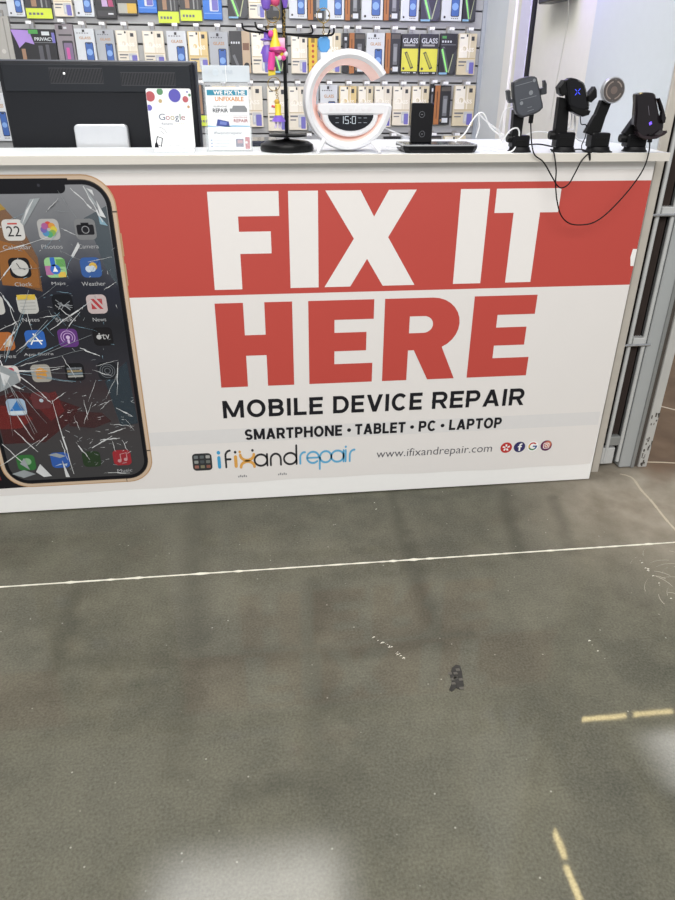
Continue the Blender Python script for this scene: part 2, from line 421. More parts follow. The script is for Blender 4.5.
poly(mb,[(-.4478,T),(-.262,T),(-.262,.898),(-.315,.898),(-.315,Bm),(-.392,Bm),(-.392,.898),(-.4478,.898)],LW)
tag(mb.build('lettering',ban),'big white letters FIX IT on the red band')
RD2=mat('BA463D',.45,noise=.02,scale=6)
mb=MB(); T,Bm=.6625,.4045
poly(mb,[(-1.24,T),(-1.16,T),(-1.16,.566),(-1.0995,.566),(-1.0995,T),(-1.02,T),(-1.02,Bm),(-1.0995,Bm),(-1.0995,.503),(-1.16,.503),(-1.16,Bm),(-1.24,Bm)],RD2)
for x in (-.9735,-.4795):
    poly(mb,[(x,T),(x+.193,T),(x+.193,.604),(x+.0765,.604),(x+.0765,.5645),(x+.1725,.5645),(x+.1725,.507),(x+.0765,.507),(x+.0765,.466),(x+.193,.466),(x+.193,Bm),(x,Bm)],RD2)
# R: stem, bowl, leg
poly(mb,[(-.7485,T),(-.672,T),(-.672,Bm),(-.7485,Bm)],RD2)
out=[(-.672,T),(-.605,T)]+arc(-.605,.582,.0865,.0805,90,-90,14)[1:]+[(-.672,.5015)]
inn=[(-.672,.6075),(-.628,.6075)]+arc(-.628,.5815,.028,.026,90,-90,14)[1:]+[(-.672,.5555)]
n=len(out)
for i in range(n-1): 
    a1,a2,b1,b2=out[i],out[i+1],inn[i],inn[i+1]
    poly(mb,[b1,a1,a2,b2],RD2)
poly(mb,[(-.657,.508),(-.572,.519),(-.521,Bm),(-.606,Bm)],RD2,yl-.0003)
tag(mb.build('lettering',ban),'big red letters HERE on the white ground')
# block capitals drawn with strokes: (x,z) in cap heights
def caps(mb,word,m,x0,x1,z0,z1,y,w,gap=.125):
    GW={'M':.98,'O':.88,'B':.72,'I':.20,'L':.60,'E':.64,'D':.80,'V':.82,'C':.80,'R':.74,'P':.70,'A':.84,'S':.68,'T':.68,'H':.80,'N':.82}
    tot=sum(GW[c] for c in word)+gap*(len(word)-1); H=z1-z0; sx=(x1-x0)/(tot*H); pen=0; k=[0]
    h=w/2
    def P(px,pz): return (x0+px*H*sx,z0+pz*H)
    def bar(ax,az,bx,bz,ww=None):
        k[0]+=1; ww=ww or w; a=P(ax,az); b=P(bx,bz)
        if abs(ax-bx)<1e-6 or abs(az-bz)<1e-6:
            stroke(mb,[a,b],ww*H,y-.00004*k[0],m,caps=False)
        else:       # diagonal with horizontal ends
            dx=ww*H*.56; yy=y-.00004*k[0]; mb.face([(a[0]-dx,yy,a[1]),(a[0]+dx,yy,a[1]),(b[0]+dx,yy,b[1]),(b[0]-dx,yy,b[1])],m)
    def curve(cx,cz,rx,rz,a0,a1,n=14,closed=False):
        k[0]+=1; pts=[P(*q) for q in arc(cx,cz,rx,rz,a0,a1,n)]
        if closed: pts=pts[:-1]
        stroke(mb,pts,w*H,y-.00004*k[0],m,closed=closed,caps=False)
    for c in word:
        g=GW[c]; o=pen; L=o+h; Rr=o+g-h
        if c=='M': bar(L,0,L,1); bar(Rr,0,Rr,1); bar(L+.02,1,o+g/2,.06,w*.9); bar(Rr-.02,1,o+g/2,.06,w*.9)
        elif c=='O': curve(o+g/2,.5,g/2-h,.515-h,0,360,26,True)
        elif c=='I': bar(o+g/2,0,o+g/2,1)
        elif c=='L': bar(L,0,L,1); bar(o,h,o+g,h)
        elif c=='E': bar(L,0,L,1); bar(o,h,o+g,h); bar(o,1-h,o+g,1-h); bar(o,.51,o+g*.93,.51)
        elif c=='T': bar(o+g/2,0,o+g/2,1); bar(o,1-h,o+g,1-h)
        elif c=='H': bar(L,0,L,1); bar(Rr,0,Rr,1); bar(o,.52,o+g,.52)
        elif c=='N': bar(L,0,L,1); bar(Rr,0,Rr,1); bar(L,1,Rr,0,w*.95)
        elif c=='V': bar(o+h*1.1,1,o+g/2,0,w*.98); bar(o+g-h*1.1,1,o+g/2,0,w*.98)
        elif c=='A': bar(o+h*1.1,0,o+g/2,1,w*.98); bar(o+g-h*1.1,0,o+g/2,1,w*.98); bar(o+g*.25,.28,o+g*.75,.28,w*.9)
        elif c=='C': curve(o+g*.52,.5,g*.52-h,.515-h,42,318,20)
        elif c=='D': bar(L,0,L,1); bar(o,h,o+g*.5,h); bar(o,1-h,o+g*.5,1-h); curve(o+g*.48,.5,g*.52-h,.5-h,-90,90,14)
        elif c in 'PR':
            bar(L,0,L,1); bar(o,1-h,o+g*.62,1-h); bar(o,.44,o+g*.62,.44); curve(o+g*.60,(1-h+.44)/2,g*.40-h,(1-h-.44)/2,-90,90,12)
            if c=='R': bar(o+g*.55,.44,o+g-h*.9,0)
        elif c=='B':
            bar(L,0,L,1); bar(o,1-h,o+g*.60,1-h); bar(o,.53,o+g*.62,.53); bar(o,h,o+g*.60,h)
            curve(o+g*.56,(1-h+.53)/2,g*.40-h,(1-h-.53)/2,-90,90,10); curve(o+g*.58,(h+.53)/2,g*.42-h,(.53-h)/2,-90,90,10)
        elif c=='S': 
            k[0]+=1; r1=.255-h*.5; pts=arc(o+g/2,.75-h*.25,g/2-h,r1,28,270,14)+arc(o+g/2,.25+h*.25,g/2-h,r1,90,-152,14)
            r2=(1-2*h-.45)/2; pts=arc(o+g/2,1-h-.225,g/2-h,.225,25,262,14)+arc(o+g/2,h+r2,g/2-h,r2,86,-155,14)
            stroke(mb,[P(*q) for q in pts],w*H,y-.00004*k[0],m,caps=False)
        pen+=g+gap
for word,xa_,xb_ in (('MOBILE',at(222.6,410,0).x,at(322.8,405,0).x),('DEVICE',at(333,405,0).x,at(422,401,0).x),('REPAIR',at(432,401,0).x,at(524,397,0).x)):
    mb=MB(); caps(mb,word,INK,xa_,xb_,.3015,.3605,yl,.195); tag(mb.build('lettering',ban),'black word %s on the banner'%word)
for word,xa_,xb_ in (('SMARTPHONE',at(245,435,0).x,at(342,430,0).x),('TABLET',at(355,430,0).x,at(405.3,427,0).x),('PC',at(418.7,427,0).x,at(436,426,0).x),('LAPTOP',at(449.2,425,0).x,at(501.3,423,0).x)):
    mb=MB(); caps(mb,word,INK,xa_,xb_,.2225,.2605,yl,.21); tag(mb.build('lettering',ban),'small black word %s on the banner'%word)
for x in (at(349,430,0).x,at(412,427,0).x,at(442.5,425,0).x):
    mb=MB(); mb.face(disc(x,.2405,.0065,yl,12),INK); mb.build('bullet_dot',ban)
mb=MB(); put_text(mb,'www.ifixandrepair.com',mat('4A4A52',.5),-.758,-.368,.125,.163,yl,-.006,.002); tag(mb.build('lettering',ban),'thin grey web address')
# logo word with thin rounded strokes
LB=mat('3E9CCB',.5); LO=mat('D9A04E',.5); LK=mat('26262A',.5); LB2=mat('5FA8D0',.5)
mb=MB(); s=.0068
zb,zx=.126,.163
xs=-1.262
stroke(mb,[(-1.2655,.130),(-1.2655,.160)],.0115,yl,LB); mb.face(disc(-1.2655,.1765,.0062,yl,12),LB)
stroke(mb,[(-1.242,.128),(-1.242,.165)]+arc(-1.224,.165,.018,.0165,180,95,8),s,yl,LK); stroke(mb,[(-1.242,.1535),(-1.225,.1535)],s,yl,LK)
stroke(mb,[(-1.207,.130),(-1.207,.160)],.0115,yl,LO); mb.face(disc(-1.207,.1755,.0045,yl,12),LK); mb.face(disc(-1.191,.1755,.0045,yl,12),LO)
stroke(mb,arc(-1.166,.1255,.024,.018,180,0,12),.0095,yl,LO); stroke(mb,arc(-1.166,.1655,.024,.018,180,360,12),.0095,yl,LO); mb.face(disc(-1.146,.1785,.0045,yl,12),LK)
def ring_letter(cx,m,stem=0,h=0):
    stroke(mb,arc(cx,.1455,.0225,.0185,0,360,22)[:-1],s,yl,m,closed=True)
    if stem: stroke(mb,[(cx+.0225*stem,.127 if h>=0 else .1455),(cx+.0225*stem,.164 if h==0 else .1455+h)],s,yl,m)
ring_letter(-1.118,LK,1)
stroke(mb,[(-1.083,.127),(-1.083,.1455)]+arc(-1.065,.1455,.018,.0185,180,0,12)+[(-1.047,.127)],s,yl,LK)
ring_letter(-1.013,LK,1,.042)
stroke(mb,[(-.977,.127),(-.977,.1455)]+arc(-.961,.1475,.016,.0165,180,85,8),s,yl,LB2)
stroke(mb,arc(-.931,.1455,.0215,.0185,0,315,18),s,yl,LB2); stroke(mb,[(-.9515,.1445),(-.9095,.1445)],s*.9,yl,LB2)
stroke(mb,arc(-.885,.1455,.0205,.0185,0,360,22)[:-1],s,yl,LB2,closed=True); stroke(mb,[(-.9065,.1455),(-.9065,.106)],s,yl,LB2)
ring_letter(-.842,LB2,1)
stroke(mb,[(-.812,.127),(-.812,.164)],s,yl,LB2); mb.face(disc(-.812,.175,.004,yl,10),LB2)
stroke(mb,[(-.797,.127),(-.797,.1455)]+arc(-.781,.1475,.016,.0165,180,85,8),s,yl,LB2)
for v in mb.v: v.x=-1.2655+(v.x+1.2655)*.897; v.z=.126+(v.z-.126)*1.12
tag(mb.build('logo_word',ban),'rounded logo word ifixandrepair in blue, black and orange')
mb=MB(); mb.face(rrect(-1.349,-1.288,.121,.183,.012,yl),mat('2B2C2E',.5))
random.seed(5)
for i in range(3):
    for j in range(3):
        cx=-1.337+.0185*i; cz=.135+.0175*j
        cc=['6E7476','8E928E','96665A','5C6364','4A5052','7E7A62','A4A4A0','6A6F6A','86564A'][i*3+2-j]
        mb.face(rrect(cx-.0065,cx+.0065,cz-.0055,cz+.0055,.002,yl-.0002,2),mat(cc,.5))
mb.build('logo_emblem',ban)
# social badges
cx,cz,R=-.318,.1465,.0198
mb=MB(); mb.face(disc(cx,cz,R,yl,24),mat('B9302C',.5))
for a in (95,165,20,235,300): mb.prism([(cx+r*math.cos(math.radians(a+d)),yl-.0003,cz+r*math.sin(math.radians(a+d))) for r,d in ((.004,-30),(.0125,-16),(.0135,12),(.005,30))],(0,.0002,0),WHITE)
tag(mb.build('social_badge',ban),'red round badge with white burst')
cx=-.272; mb=MB(); mb.face(disc(cx,cz,R,yl,24),mat('2F2B5E',.5)); poly(mb,[(cx-.002,cz-.0145),(cx+.0035,cz-.0145),(cx+.0035,cz-.001),(cx+.0075,cz-.001),(cx+.0082,cz+.0035),(cx+.0035,cz+.0035),(cx+.004,cz+.0075),(cx+.0085,cz+.0082),(cx+.0085,cz+.0135),(cx+.003,cz+.0135),(cx-.0015,cz+.010),(cx-.002,cz+.0035),(cx-.006,cz+.0035),(cx-.006,cz-.001),(cx-.002,cz-.001)],WHITE,yl-.0003)
tag(mb.build('social_badge',ban),'navy round badge with white letter f')
cx=-.226; mb=MB(); mb.face(disc(cx,cz,R*.98,yl,24),mat('F2F1EF',.5)); yy=yl-.0003
stroke(mb,arc(cx,cz,.0125,.0125,40,150,10),.005,yy,mat('B8322E',.5),caps=False); stroke(mb,arc(cx,cz,.0125,.0125,150,205,6),.005,yy,mat('D9A62E',.5),caps=False); stroke(mb,arc(cx,cz,.0125,.0125,205,310,10),.005,yy,mat('3A7A45',.5),caps=False); stroke(mb,arc(cx,cz,.0125,.0125,310,362,6),.005,yy,mat('33508F',.5),caps=False); stroke(mb,[(cx,cz),(cx+.0145,cz)],.005,yy,mat('33508F',.5),caps=False)
tag(mb.build('social_badge',ban),'white round badge with four-colour letter G')
cx=-.179; mb=MB()
for k,cc in enumerate(('4F2350','7B2A4E','A5434A','C4735A')):
    mb.face(disc(cx+.0018*k,cz+.0018*k,R-.0028*k,yl-.0001*k,22),mat(cc,.5))
stroke(mb,[(p[0],p[2]) for p in rrect(cx-.0095,cx+.0095,cz-.0095,cz+.0095,.004,0,3)],.0024,yl-.0006,WHITE,closed=True); stroke(mb,arc(cx,cz,.0048,.0048,0,360,14)[:-1],.0022,yl-.0006,WHITE,closed=True); mb.face(disc(cx+.006,cz+.006,.0014,yl-.0006,8),WHITE)
tag(mb.build('social_badge',ban),'purple and orange round badge with camera outline')
# little printer marks below the sheet, and a peeled white corner
for x in (-1.209,-1.08):
    mb=MB()
    for i in range(5): mb.face(quad(x+i*.006,x+i*.006+.004,.088+.001*(i%2),.094+.003*((i*7)%2),yl),mat('8E8E90',.6))
    mb.build('printer_mark',ban)
mb=MB(); P=[at(u,v,-.0016) for u,v in ((637,249),(633,249),(630.5,257),(630.5,266),(633.5,266))]
mb.prism(P,(0,.0003,0),mat('EDEBE8',.5)); tag(mb.build('torn_patch',ban),'white torn patch at the right end of the red band')

# ------------------------------------------------------------------ the printed phone
GOLD=mat('C7B098',.4,noise=.05,scale=12); GOLD2=mat('B8946F',.45); PBLK=mat('15151A',.35)
def screen_mat():
    m=bpy.data.materials.new('phone_screen_print'); m.use_nodes=True; nt=m.node_tree; N=nt.nodes; L=nt.links; b=N['Principled BSDF']
    tc=N.new('ShaderNodeTexCoord'); sep=N.new('ShaderNodeSeparateXYZ'); L.new(tc.outputs['Object'],sep.inputs[0])
    nz=N.new('ShaderNodeTexNoise'); nz.inputs['Scale'].default_value=5; nz.inputs['Detail'].default_value=6; L.new(tc.outputs['Object'],nz.inputs['Vector'])
    ad=N.new('ShaderNodeMath'); ad.operation='MULTIPLY_ADD'; L.new(nz.outputs['Fac'],ad.inputs[0]); ad.inputs[1].default_value=.22; L.new(sep.outputs[2],ad.inputs[2])
    mr=N.new('ShaderNodeMapRange'); mr.inputs[1].default_value=.14; mr.inputs[2].default_value=1.04; L.new(ad.outputs[0],mr.inputs[0])
    cr=N.new('ShaderNodeValToRGB'); e=cr.color_ramp.elements
    stops=[(0,'38383A'),(.17,'3C3A3C'),(.33,'342A2E'),(.45,'26262E'),(.58,'17181F'),(.68,'1B1E2C'),(.78,'4C4E56'),(.88,'707276'),(1,'85868A')]
    e[0].position=0; e[0].color=rgb('38383A'); e[1].position=1; e[1].color=rgb('85868A')
    for p,c in stops[1:-1]: 
        q=e.new(p); q.color=rgb(c)
    L.new(mr.outputs[0],cr.inputs[0]); L.new(cr.outputs[0],b.inputs['Base Color']); b.inputs['Roughness'].default_value=.4
    return m
SCR=screen_mat()
ph=MB(); px0,px1,pz0,pz1=-1.927,-1.4725,.0945,1.0075
ph.face(rrect(px0,px1,pz0,pz1,.078,-.0016,9),GOLD2)
ph.face(rrect(px0+.003,px1-.003,pz0+.003,pz1-.003,.076,-.0019,9),GOLD)
ph.face(rrect(px0+.012,px1-.012,pz0+.012,pz1-.012,.068,-.0022,9),mat('3A332E',.4))
ph.face(rrect(px0+.0145,px1-.0145,pz0+.0145,pz1-.0145,.066,-.0025,9),PBLK)
for z in (.915,.2035): ph.face(quad(px1-.0125,px1-.0005,z-.002,z+.002,-.0021),mat('4A4038',.5))
ph.face(quad(px1-.0425-.045,px1-.0425-.043,pz0+.001,pz0+.0125,-.0021),mat('4A4038',.5))
for za,zb_ in ((.80,.86),(.72,.78)): ph.face(quad(px1-.0005,px1+.003,za,zb_,-.0016),GOLD2)
phone=ph.build('phone_picture',ban); phone['label']='picture of a gold-framed phone with a shattered screen'
sm=MB(); sx0,sx1,sz0,sz1=-1.903,-1.4965,.1195,.983
sm.face(rrect(sx0,sx1,sz0,sz1,.055,-.0028,9),SCR)
# wallpaper patches
def sp(pts,c,y=-.0031,al=.62): sm.face([(x,y,z) for x,z in pts],mat(c,.4,alpha=al))
sp([(-1.80,.945),(-1.755,.93),(-1.72,.88),(-1.695,.80),(-1.70,.71),(-1.80,.74),(-1.87,.84)],'8A5F38')
sp([(-1.79,.85),(-1.73,.83),(-1.70,.78),(-1.705,.72),(-1.80,.73)],'A56B34',-.0032)
sp([(-1.9,.94),(-1.79,.965),(-1.765,.945),(-1.75,.925),(-1.80,.915),(-1.9,.90)],'B9973F',-.0033)
sp([(-1.9,.915),(-1.79,.91),(-1.77,.88),(-1.9,.86)],'C9C7C2',-.0032)
sp([(-1.9,.40),(-1.83,.42),(-1.74,.40),(-1.66,.36),(-1.70,.31),(-1.78,.25),(-1.9,.25)],'4E2224')
sp([(-1.9,.38),(-1.84,.37),(-1.80,.33),(-1.84,.30),(-1.9,.30)],'7C2C2A',-.0032)
sp([(-1.80,.40),(-1.72,.415),(-1.705,.35),(-1.75,.32)],'6E2A2B',-.0033)
sp([(-1.70,.35),(-1.60,.34),(-1.575,.31),(-1.63,.29),(-1.70,.30)],'482A2C',-.0032)
sp([(-1.575,.44),(-1.505,.50),(-1.4985,.30),(-1.55,.29)],'33424C',-.0031)
sp([(-1.56,.90),(-1.4985,.93),(-1.4985,.72),(-1.525,.77),(-1.54,.84)],'4E5A62',-.0031)
sm.build('screen',phone)
nt_=MB(); nt_.face(rrect(-1.87,-1.5935,.962,.9985,.014,-.0034,5),PBLK); nt_.face(quad(-1.88,-1.585,.983,.9985,-.0035),PBLK); nt_.face(disc(-1.658,.982,.004,-.0037,12),mat('2C2C34',.2)); nt_.build('notch',phone)
# app icons
YI=-.0036
def icon(cx,cz,c,fn=None,h=.027,label=None):
    m=MB(); m.face(rrect(cx-h,cx+h,cz-h,cz+h,.0125,YI,4),mat(c,.4))
    if fn: fn(m,cx,cz)
    o=m.build('app_icon',phone)
    if label: o['label']=label
    return o
Y2=YI-.0002; Y3=YI-.0004; Y4=YI-.0006
def f_cal(m,x,z): put_text(m,'22',INK,x-.017,x+.017,z-.016,z+.010,Y2); m.face(quad(x-.012,x+.012,z+.014,z+.018,Y2),mat('B5423C',.5))
icon(-1.742,.873,'C9C8C5',f_cal,label='calendar icon with the number 22')
def f_pho(m,x,z):
    for k,c in enumerate(('C2453C','C98B3B','C9B83E','7FA04A','4E9A6A','4A86B0','6A5CA0','A0568C')):
        a=math.radians(90-45*k); m.face(disc(x+.0125*math.cos(a),z+.0125*math.sin(a),.0085,Y2-.00005*k,12),mat(c,.4))
icon(-1.653,.873,'A9A8A6',f_pho,label='flower petal icon')
def f_cam(m,x,z):
    m.face(rrect(x-.022,x+.022,z-.014,z+.012,.004,Y2,3),INK); m.face(quad(x-.010,x+.010,z+.010,z+.017,Y2),INK); stroke(m,arc(x,z-.001,.009,.009,0,360,16)[:-1],.002,Y3,mat('8C8D90',.4),closed=True)
icon(-1.56,.872,'77787A',f_cam,label='camera icon')
def f_clk(m,x,z): m.face(disc(x,z,.0225,Y2,20),mat('BDBCB8',.4)); stroke(m,[(x,z),(x-.006,z+.012)],.002,Y3,INK); stroke(m,[(x,z),(x+.013,z-.004)],.002,Y4,INK)
icon(-1.746,.775,'1A1A1E',f_clk,label='clock face icon')
def f_map(m,x,z):
    m.face(quad(x-.027,x-.008,z-.02,z+.005,Y2),mat('A86A95',.4)); m.face(quad(x+.004,x+.0265,z+.002,z+.022,Y2),mat('5F9A55',.4)); m.face(quad(x-.011,x+.001,z+.004,z+.0268,Y3),mat('2F62B5',.4)); m.face(quad(x+.004,x+.024,z-.026,z-.012,Y2),mat('D2B24C',.4)); m.face(disc(x-.001,z-.005,.0135,Y3,16),mat('3569BD',.4)); m.face([(x-.008,Y4,z-.011),(x+.005,Y4,z-.011),(x-.001,Y4,z+.004)],WHITE)
icon(-1.654,.774,'8FBF86',f_map,label='map icon')
def f_wea(m,x,z): m.face(disc(x+.006,z+.003,.011,Y2,14),mat('C9A64A',.4)); m.face(disc(x-.006,z-.004,.009,Y3,12),mat('C2CCD6',.4)); m.face(disc(x+.004,z-.003,.0085,Y4,12),mat('B7C5D2',.4))
icon(-1.562,.772,'2F5694',f_wea,label='weather icon')
def f_not(m,x,z):
    m.face(quad(x-.024,x+.024,z+.012,z+.0265,Y2),mat('C9AC3F',.4))
    for k in range(3): m.face(quad(x-.020,x+.020,z-.015+.009*k,z-.0135+.009*k,Y2),mat('8C8C8A',.5))
icon(-1.746,.676,'B5B5B0',f_not,label='notes icon')
icon(-1.835,.676,'B9B8B4',label='half-seen white icon')
def f_stk(m,x,z):
    random.seed(2)
    for k in range(14):
        a=random.uniform(0,6.28); l=random.uniform(.008,.026); stroke(m,[(x+random.uniform(-.008,.008),z-.004),(x+l*math.cos(a),z+l*math.sin(a)-.004)],.0016,Y2-.00003*k,mat('8E9296',.4),caps=False)
icon(-1.653,.674,'17181D',f_stk,label='black icon crazed with cracks')
def f_nws(m,x,z): 
    m.face([(x-.015,Y2,z+.015),(x-.006,Y2,z+.015),(x+.016,Y2,z-.014),(x+.007,Y2,z-.014)],mat('A8363A',.4)); m.face([(x-.015,Y2,z+.004),(x-.015,Y2,z-.014),(x-.001,Y2,z-.014)],mat('A8363A',.4)); m.face([(x+.015,Y2,z-.003),(x+.015,Y2,z+.015),(x+.001,Y2,z+.015)],mat('A8363A',.4))
icon(-1.562,.671,'B9A9A8',f_nws,label='pale icon with red letter N')
icon(-1.83,.572,'A5612F',lambda m,x,z:(m.face([(x-.004,Y2,z-.018),(x+.022,Y2,z-.012),(x+.018,Y2,z+.018)],mat('C9B79E',.4))),label='orange icon')
def f_aps(m,x,z):
    stroke(m,[(x-.014,z-.014),(x+.003,z+.016)],.0036,Y2,WHITE); stroke(m,[(x+.014,z-.014),(x-.003,z+.016)],.0036,Y3,WHITE); stroke(m,[(x-.018,z-.004),(x+.018,z-.004)],.0036,Y4,WHITE)
icon(-1.745,.575,'2A5FAE',f_aps,label='blue icon with white letter A')
def f_pod(m,x,z):
    for r in (.019,.0125): stroke(m,arc(x,z+.002,r,r,-40,220,16),.0022,Y2,mat('B79AC6',.4))
    m.face(disc(x,z+.002,.0055,Y2,12),mat('C9B2D4',.4)); m.face(quad(x-.003,x+.003,z-.016,z-.004,Y2),mat('C9B2D4',.4))
icon(-1.656,.576,'5A2F74',f_pod,label='purple podcast icon')
icon(-1.56,.577,'1C1B1E',lambda m,x,z:(put_text(m,'tv',mat('B5B5B5',.4),x-.002,x+.018,z-.008,z+.008,Y2),m.face(disc(x-.011,z-.001,.007,Y2,12),mat('B5B5B5',.4)),m.face(disc(x-.009,z+.0085,.0022,Y2,8),mat('B5B5B5',.4))),label='black tv icon')
icon(-1.836,.473,'CFC9C6',lambda m,x,z:m.face(disc(x+.006,z+.012,.009,Y2,10),mat('B04A5A',.4)),label='white icon with pink spot')
icon(-1.749,.473,'9C9890',lambda m,x,z:(m.face(quad(x-.014,x+.014,z-.016,z+.005,Y2),mat('C98E3A',.4)),m.face([(x-.02,Y3,z+.004),(x+.02,Y3,z+.004),(x,Y3,z+.02)],mat('C98E3A',.4))),label='orange house icon')
icon(-1.655,.473,'1D1D20',lambda m,x,z:[m.face(quad(x-.021,x+.021,z-.016+.008*k,z-.010+.008*k,Y2),mat(c,.4)) for k,c in enumerate(('9C9C98','7A8A94','8A7A5A','6A6E74'))],label='wallet icon')
def f_set(m,x,z):
    for r in (.008,.015,.021): stroke(m,arc(x,z,r,r,0,360,18)[:-1],.0016,Y2,mat('6A6E74',.4),closed=True)
icon(-1.563,.473,'232529',f_set,label='dark gear icon')
icon(-1.839,.370,'9AAFC4',lambda m,x,z:(m.face([(x-.022,Y2,z-.014),(x+.022,Y2,z-.014),(x+.006,Y2,z+.022)],mat('2F6FB0',.4)),m.face(quad(x-.026,x+.026,z-.024,z-.012,Y3),mat('C4D0D8',.4))),label='blue and white triangle icon')
icon(-1.765,.388,'5A2B2E',lambda m,x,z:m.face(disc(x,z,.006,Y2,10),mat('A8B6C0',.4)),label='faint red icon')
icon(-1.849,.183,'2F6A35',lambda m,x,z:m.face(disc(x+.004,z+.004,.012,Y2,12),mat('84A886',.4)),label='green dock icon crossed by cracks')
icon(-1.748,.186,'2C56A2',lambda m,x,z:m.face([(x-.02,Y2,z-.02),(x+.0,Y2,z-.012),(x+.016,Y2,z-.022),(x+.02,Y2,z-.012)],mat('A9B8CC',.4)),label='blue dock icon')
icon(-1.654,.184,'22351F',label='dark green dock icon')
def f_mus(m,x,z):
    w=mat('B58A8C',.4)
    m.face(disc(x-.009,z-.011,.006,Y2,10),w); m.face(disc(x+.010,z-.007,.006,Y2,10),w); stroke(m,[(x-.0045,z-.010),(x-.0045,z+.012),(x+.0145,z+.017),(x+.0145,z-.006)],.003,Y3,w)
icon(-1.562,.184,'93262F',f_mus,label='red music icon')
LAB=mat('A9AAAC',.5)
for s_,cx,cz in (('Calendar',-1.742,.828),('Photos',-1.653,.828),('Camera',-1.56,.827),('Clock',-1.746,.730),('Maps',-1.654,.729),('Weather',-1.562,.727),('Notes',-1.746,.631),('Stocks',-1.653,.629),('News',-1.562,.626),('Files',-1.83,.527),('App Store',-1.745,.529),('Music',-1.56,.137)):
    w=.0045*len(s_); m=MB(); put_text(m,s_,LAB,cx-w,cx+w,cz-.0045,cz+.0065,-.0036); m.build('app_caption',phone)
# cracks
random.seed(21)
cr=MB(); CW=mat('C9CBCC',.4,noise=.2,scale=30); CW2=mat('8F9598',.4,noise=.2,scale=30); CWB=mat('7FA0B0',.4)
KC_=[0]
def crack(u0,v0,u1,v1,w=.002,m=None,seg=6,jit=.55,y=-.0046):
    KC_[0]+=1; y-=.00001*KC_[0]; pts=[]
    for i in range(seg+1):
        t=i/seg; j=0 if i in (0,seg) else jit
        p=at(u0+(u1-u0)*t+random.uniform(-j,j),v0+(v1-v0)*t+random.uniform(-j,j),y); pts.append((p.x,p.z))
    for i in range(seg):
        a,b2=pts[i],pts[i+1]; ww=w*.62*random.uniform(.4,1.5)*(.35+1.2*math.sin(math.pi*(i+.5)/seg))
        dx,dz=b2[0]-a[0],b2[1]-a[1]; l=math.hypot(dx,dz) or 1; nx,nz=-dz/l*ww/2,dx/l*ww/2
        cr.face([(a[0]-nx,y,a[1]-nz),(b2[0]-nx,y,b2[1]-nz),(b2[0]+nx,y,b2[1]+nz),(a[0]+nx,y,a[1]+nz)],m or CW)
def shard(pts,m=None,y=-.0044):
    KC_[0]+=1; y-=.00001*KC_[0]; P=[at(u,v,y) for u,v in pts]
    # orient towards viewer irrelevant
    cr.face(P,m or CW)
shard([(30,199),(40,198),(24,226),(20,222)],CW2); shard([(34,198),(26,210),(22,225)]); shard([(84,186),(98,206),(104,214),(90,200)],CW2); shard([(86,188),(94,196),(92,190)]); shard([(96,200),(106,218),(100,216)]); 
shard([(98,214),(108,226),(100,224)],CWB); shard([(78,242),(80,246),(73,258),(71,256)])
for c in [(83,186,103,222,.004),(70,188,96,212,.004),(58,198,46,212,.0015),(61,228,78,236,.002),(0,252,48,237,.0025),(0,280,18,258,.003),(0,292,14,312,.004),(8,304,18,328,.003),(24,300,32,330,.002),(0,330,24,318,.002),(40,318,60,315,.0015),(50,330,92,300,.0028),(66,330,80,312,.002),(80,348,100,356,.005),(16,352,40,332,.003),(0,350,22,322,.003),(88,262,112,257,.002),(104,290,116,282,.002),(55,305,72,318,.002),
 (0,372,50,370,.004),(14,372,40,392,.003),(0,360,10,385,.006),(2,380,24,390,.005),(50,371,62,368,.002),(62,356,76,378,.002),(96,366,118,360,.002),(92,370,112,376,.002),(118,362,117,395,.0025),(52,400,74,474,.0035),(52,402,66,392,.002),(40,392,52,404,.0025),(14,430,38,452,.003),(12,408,34,440,.003),(0,466,40,440,.003),(2,444,26,466,.004),(36,446,48,434,.002),(76,442,90,460,.003),(80,430,74,416,.002),(100,440,120,438,.0035),(92,448,112,436,.004),(108,434,126,428,.0025),(98,406,112,400,.0015),(116,408,132,416,.003),(84,424,92,402,.0015),(88,420,84,400,.0015),(110,424,134,426,.0015),(68,460,60,440,.002),(104,473,130,473,.0025),(112,440,116,452,.0015),(122,440,128,452,.0015),(100,410,108,402,.0015),(106,398,118,372,.0012),(96,380,88,402,.001),(126,420,134,430,.0015)]:
    crack(*c)
shard([(40,464),(52,476),(44,477),(36,472)]); shard([(48,455),(56,453),(66,456),(60,458)],CW2); shard([(62,460),(70,477),(66,477)]); shard([(12,474),(24,470),(36,474),(24,478)],CW2); shard([(0,365),(16,372),(20,382),(0,392)],CW2); shard([(0,372),(10,376),(4,388)]); shard([(24,458),(30,470),(20,464)],CW2)
for k in range(70):
    u=random.uniform(60,132); v=random.uniform(395,470); a=random.uniform(-.9,.5); l=random.uniform(1,5); crack(u,v,u+l*math.cos(a),v+l*math.sin(a),.0013,random.choice((CW,CW2)),2,.2)
for k in range(26):
    a=random.uniform(-1.5,1.5); r0=random.uniform(6,30); r1=r0+random.uniform(10,70); crack(2+r0*math.cos(a),371+r0*math.sin(a),2+r1*math.cos(a),371+r1*math.sin(a),.0016,random.choice((CW,CW2,CW2,CWB)),4,.6)
for k in range(22):
    u=random.uniform(2,100); v=random.uniform(190,330); a=random.uniform(-1.2,1.2); l=random.uniform(8,34); crack(u,v,u+l*math.cos(a),v+l*math.sin(a),.0009,random.choice((CW2,CWB,mat('3A3C40',.4))),4,.6)
for k in range(60):
    u=random.uniform(2,118); v=random.uniform(230,400); a=random.uniform(-1.5,1.5); l=random.uniform(1,5); crack(u,v,u+l*math.cos(a),v+l*math.sin(a),.0012,random.choice((CW,CW2,CWB)),2,.2)
tag(cr.build('crack_lines',phone),kind='stuff')
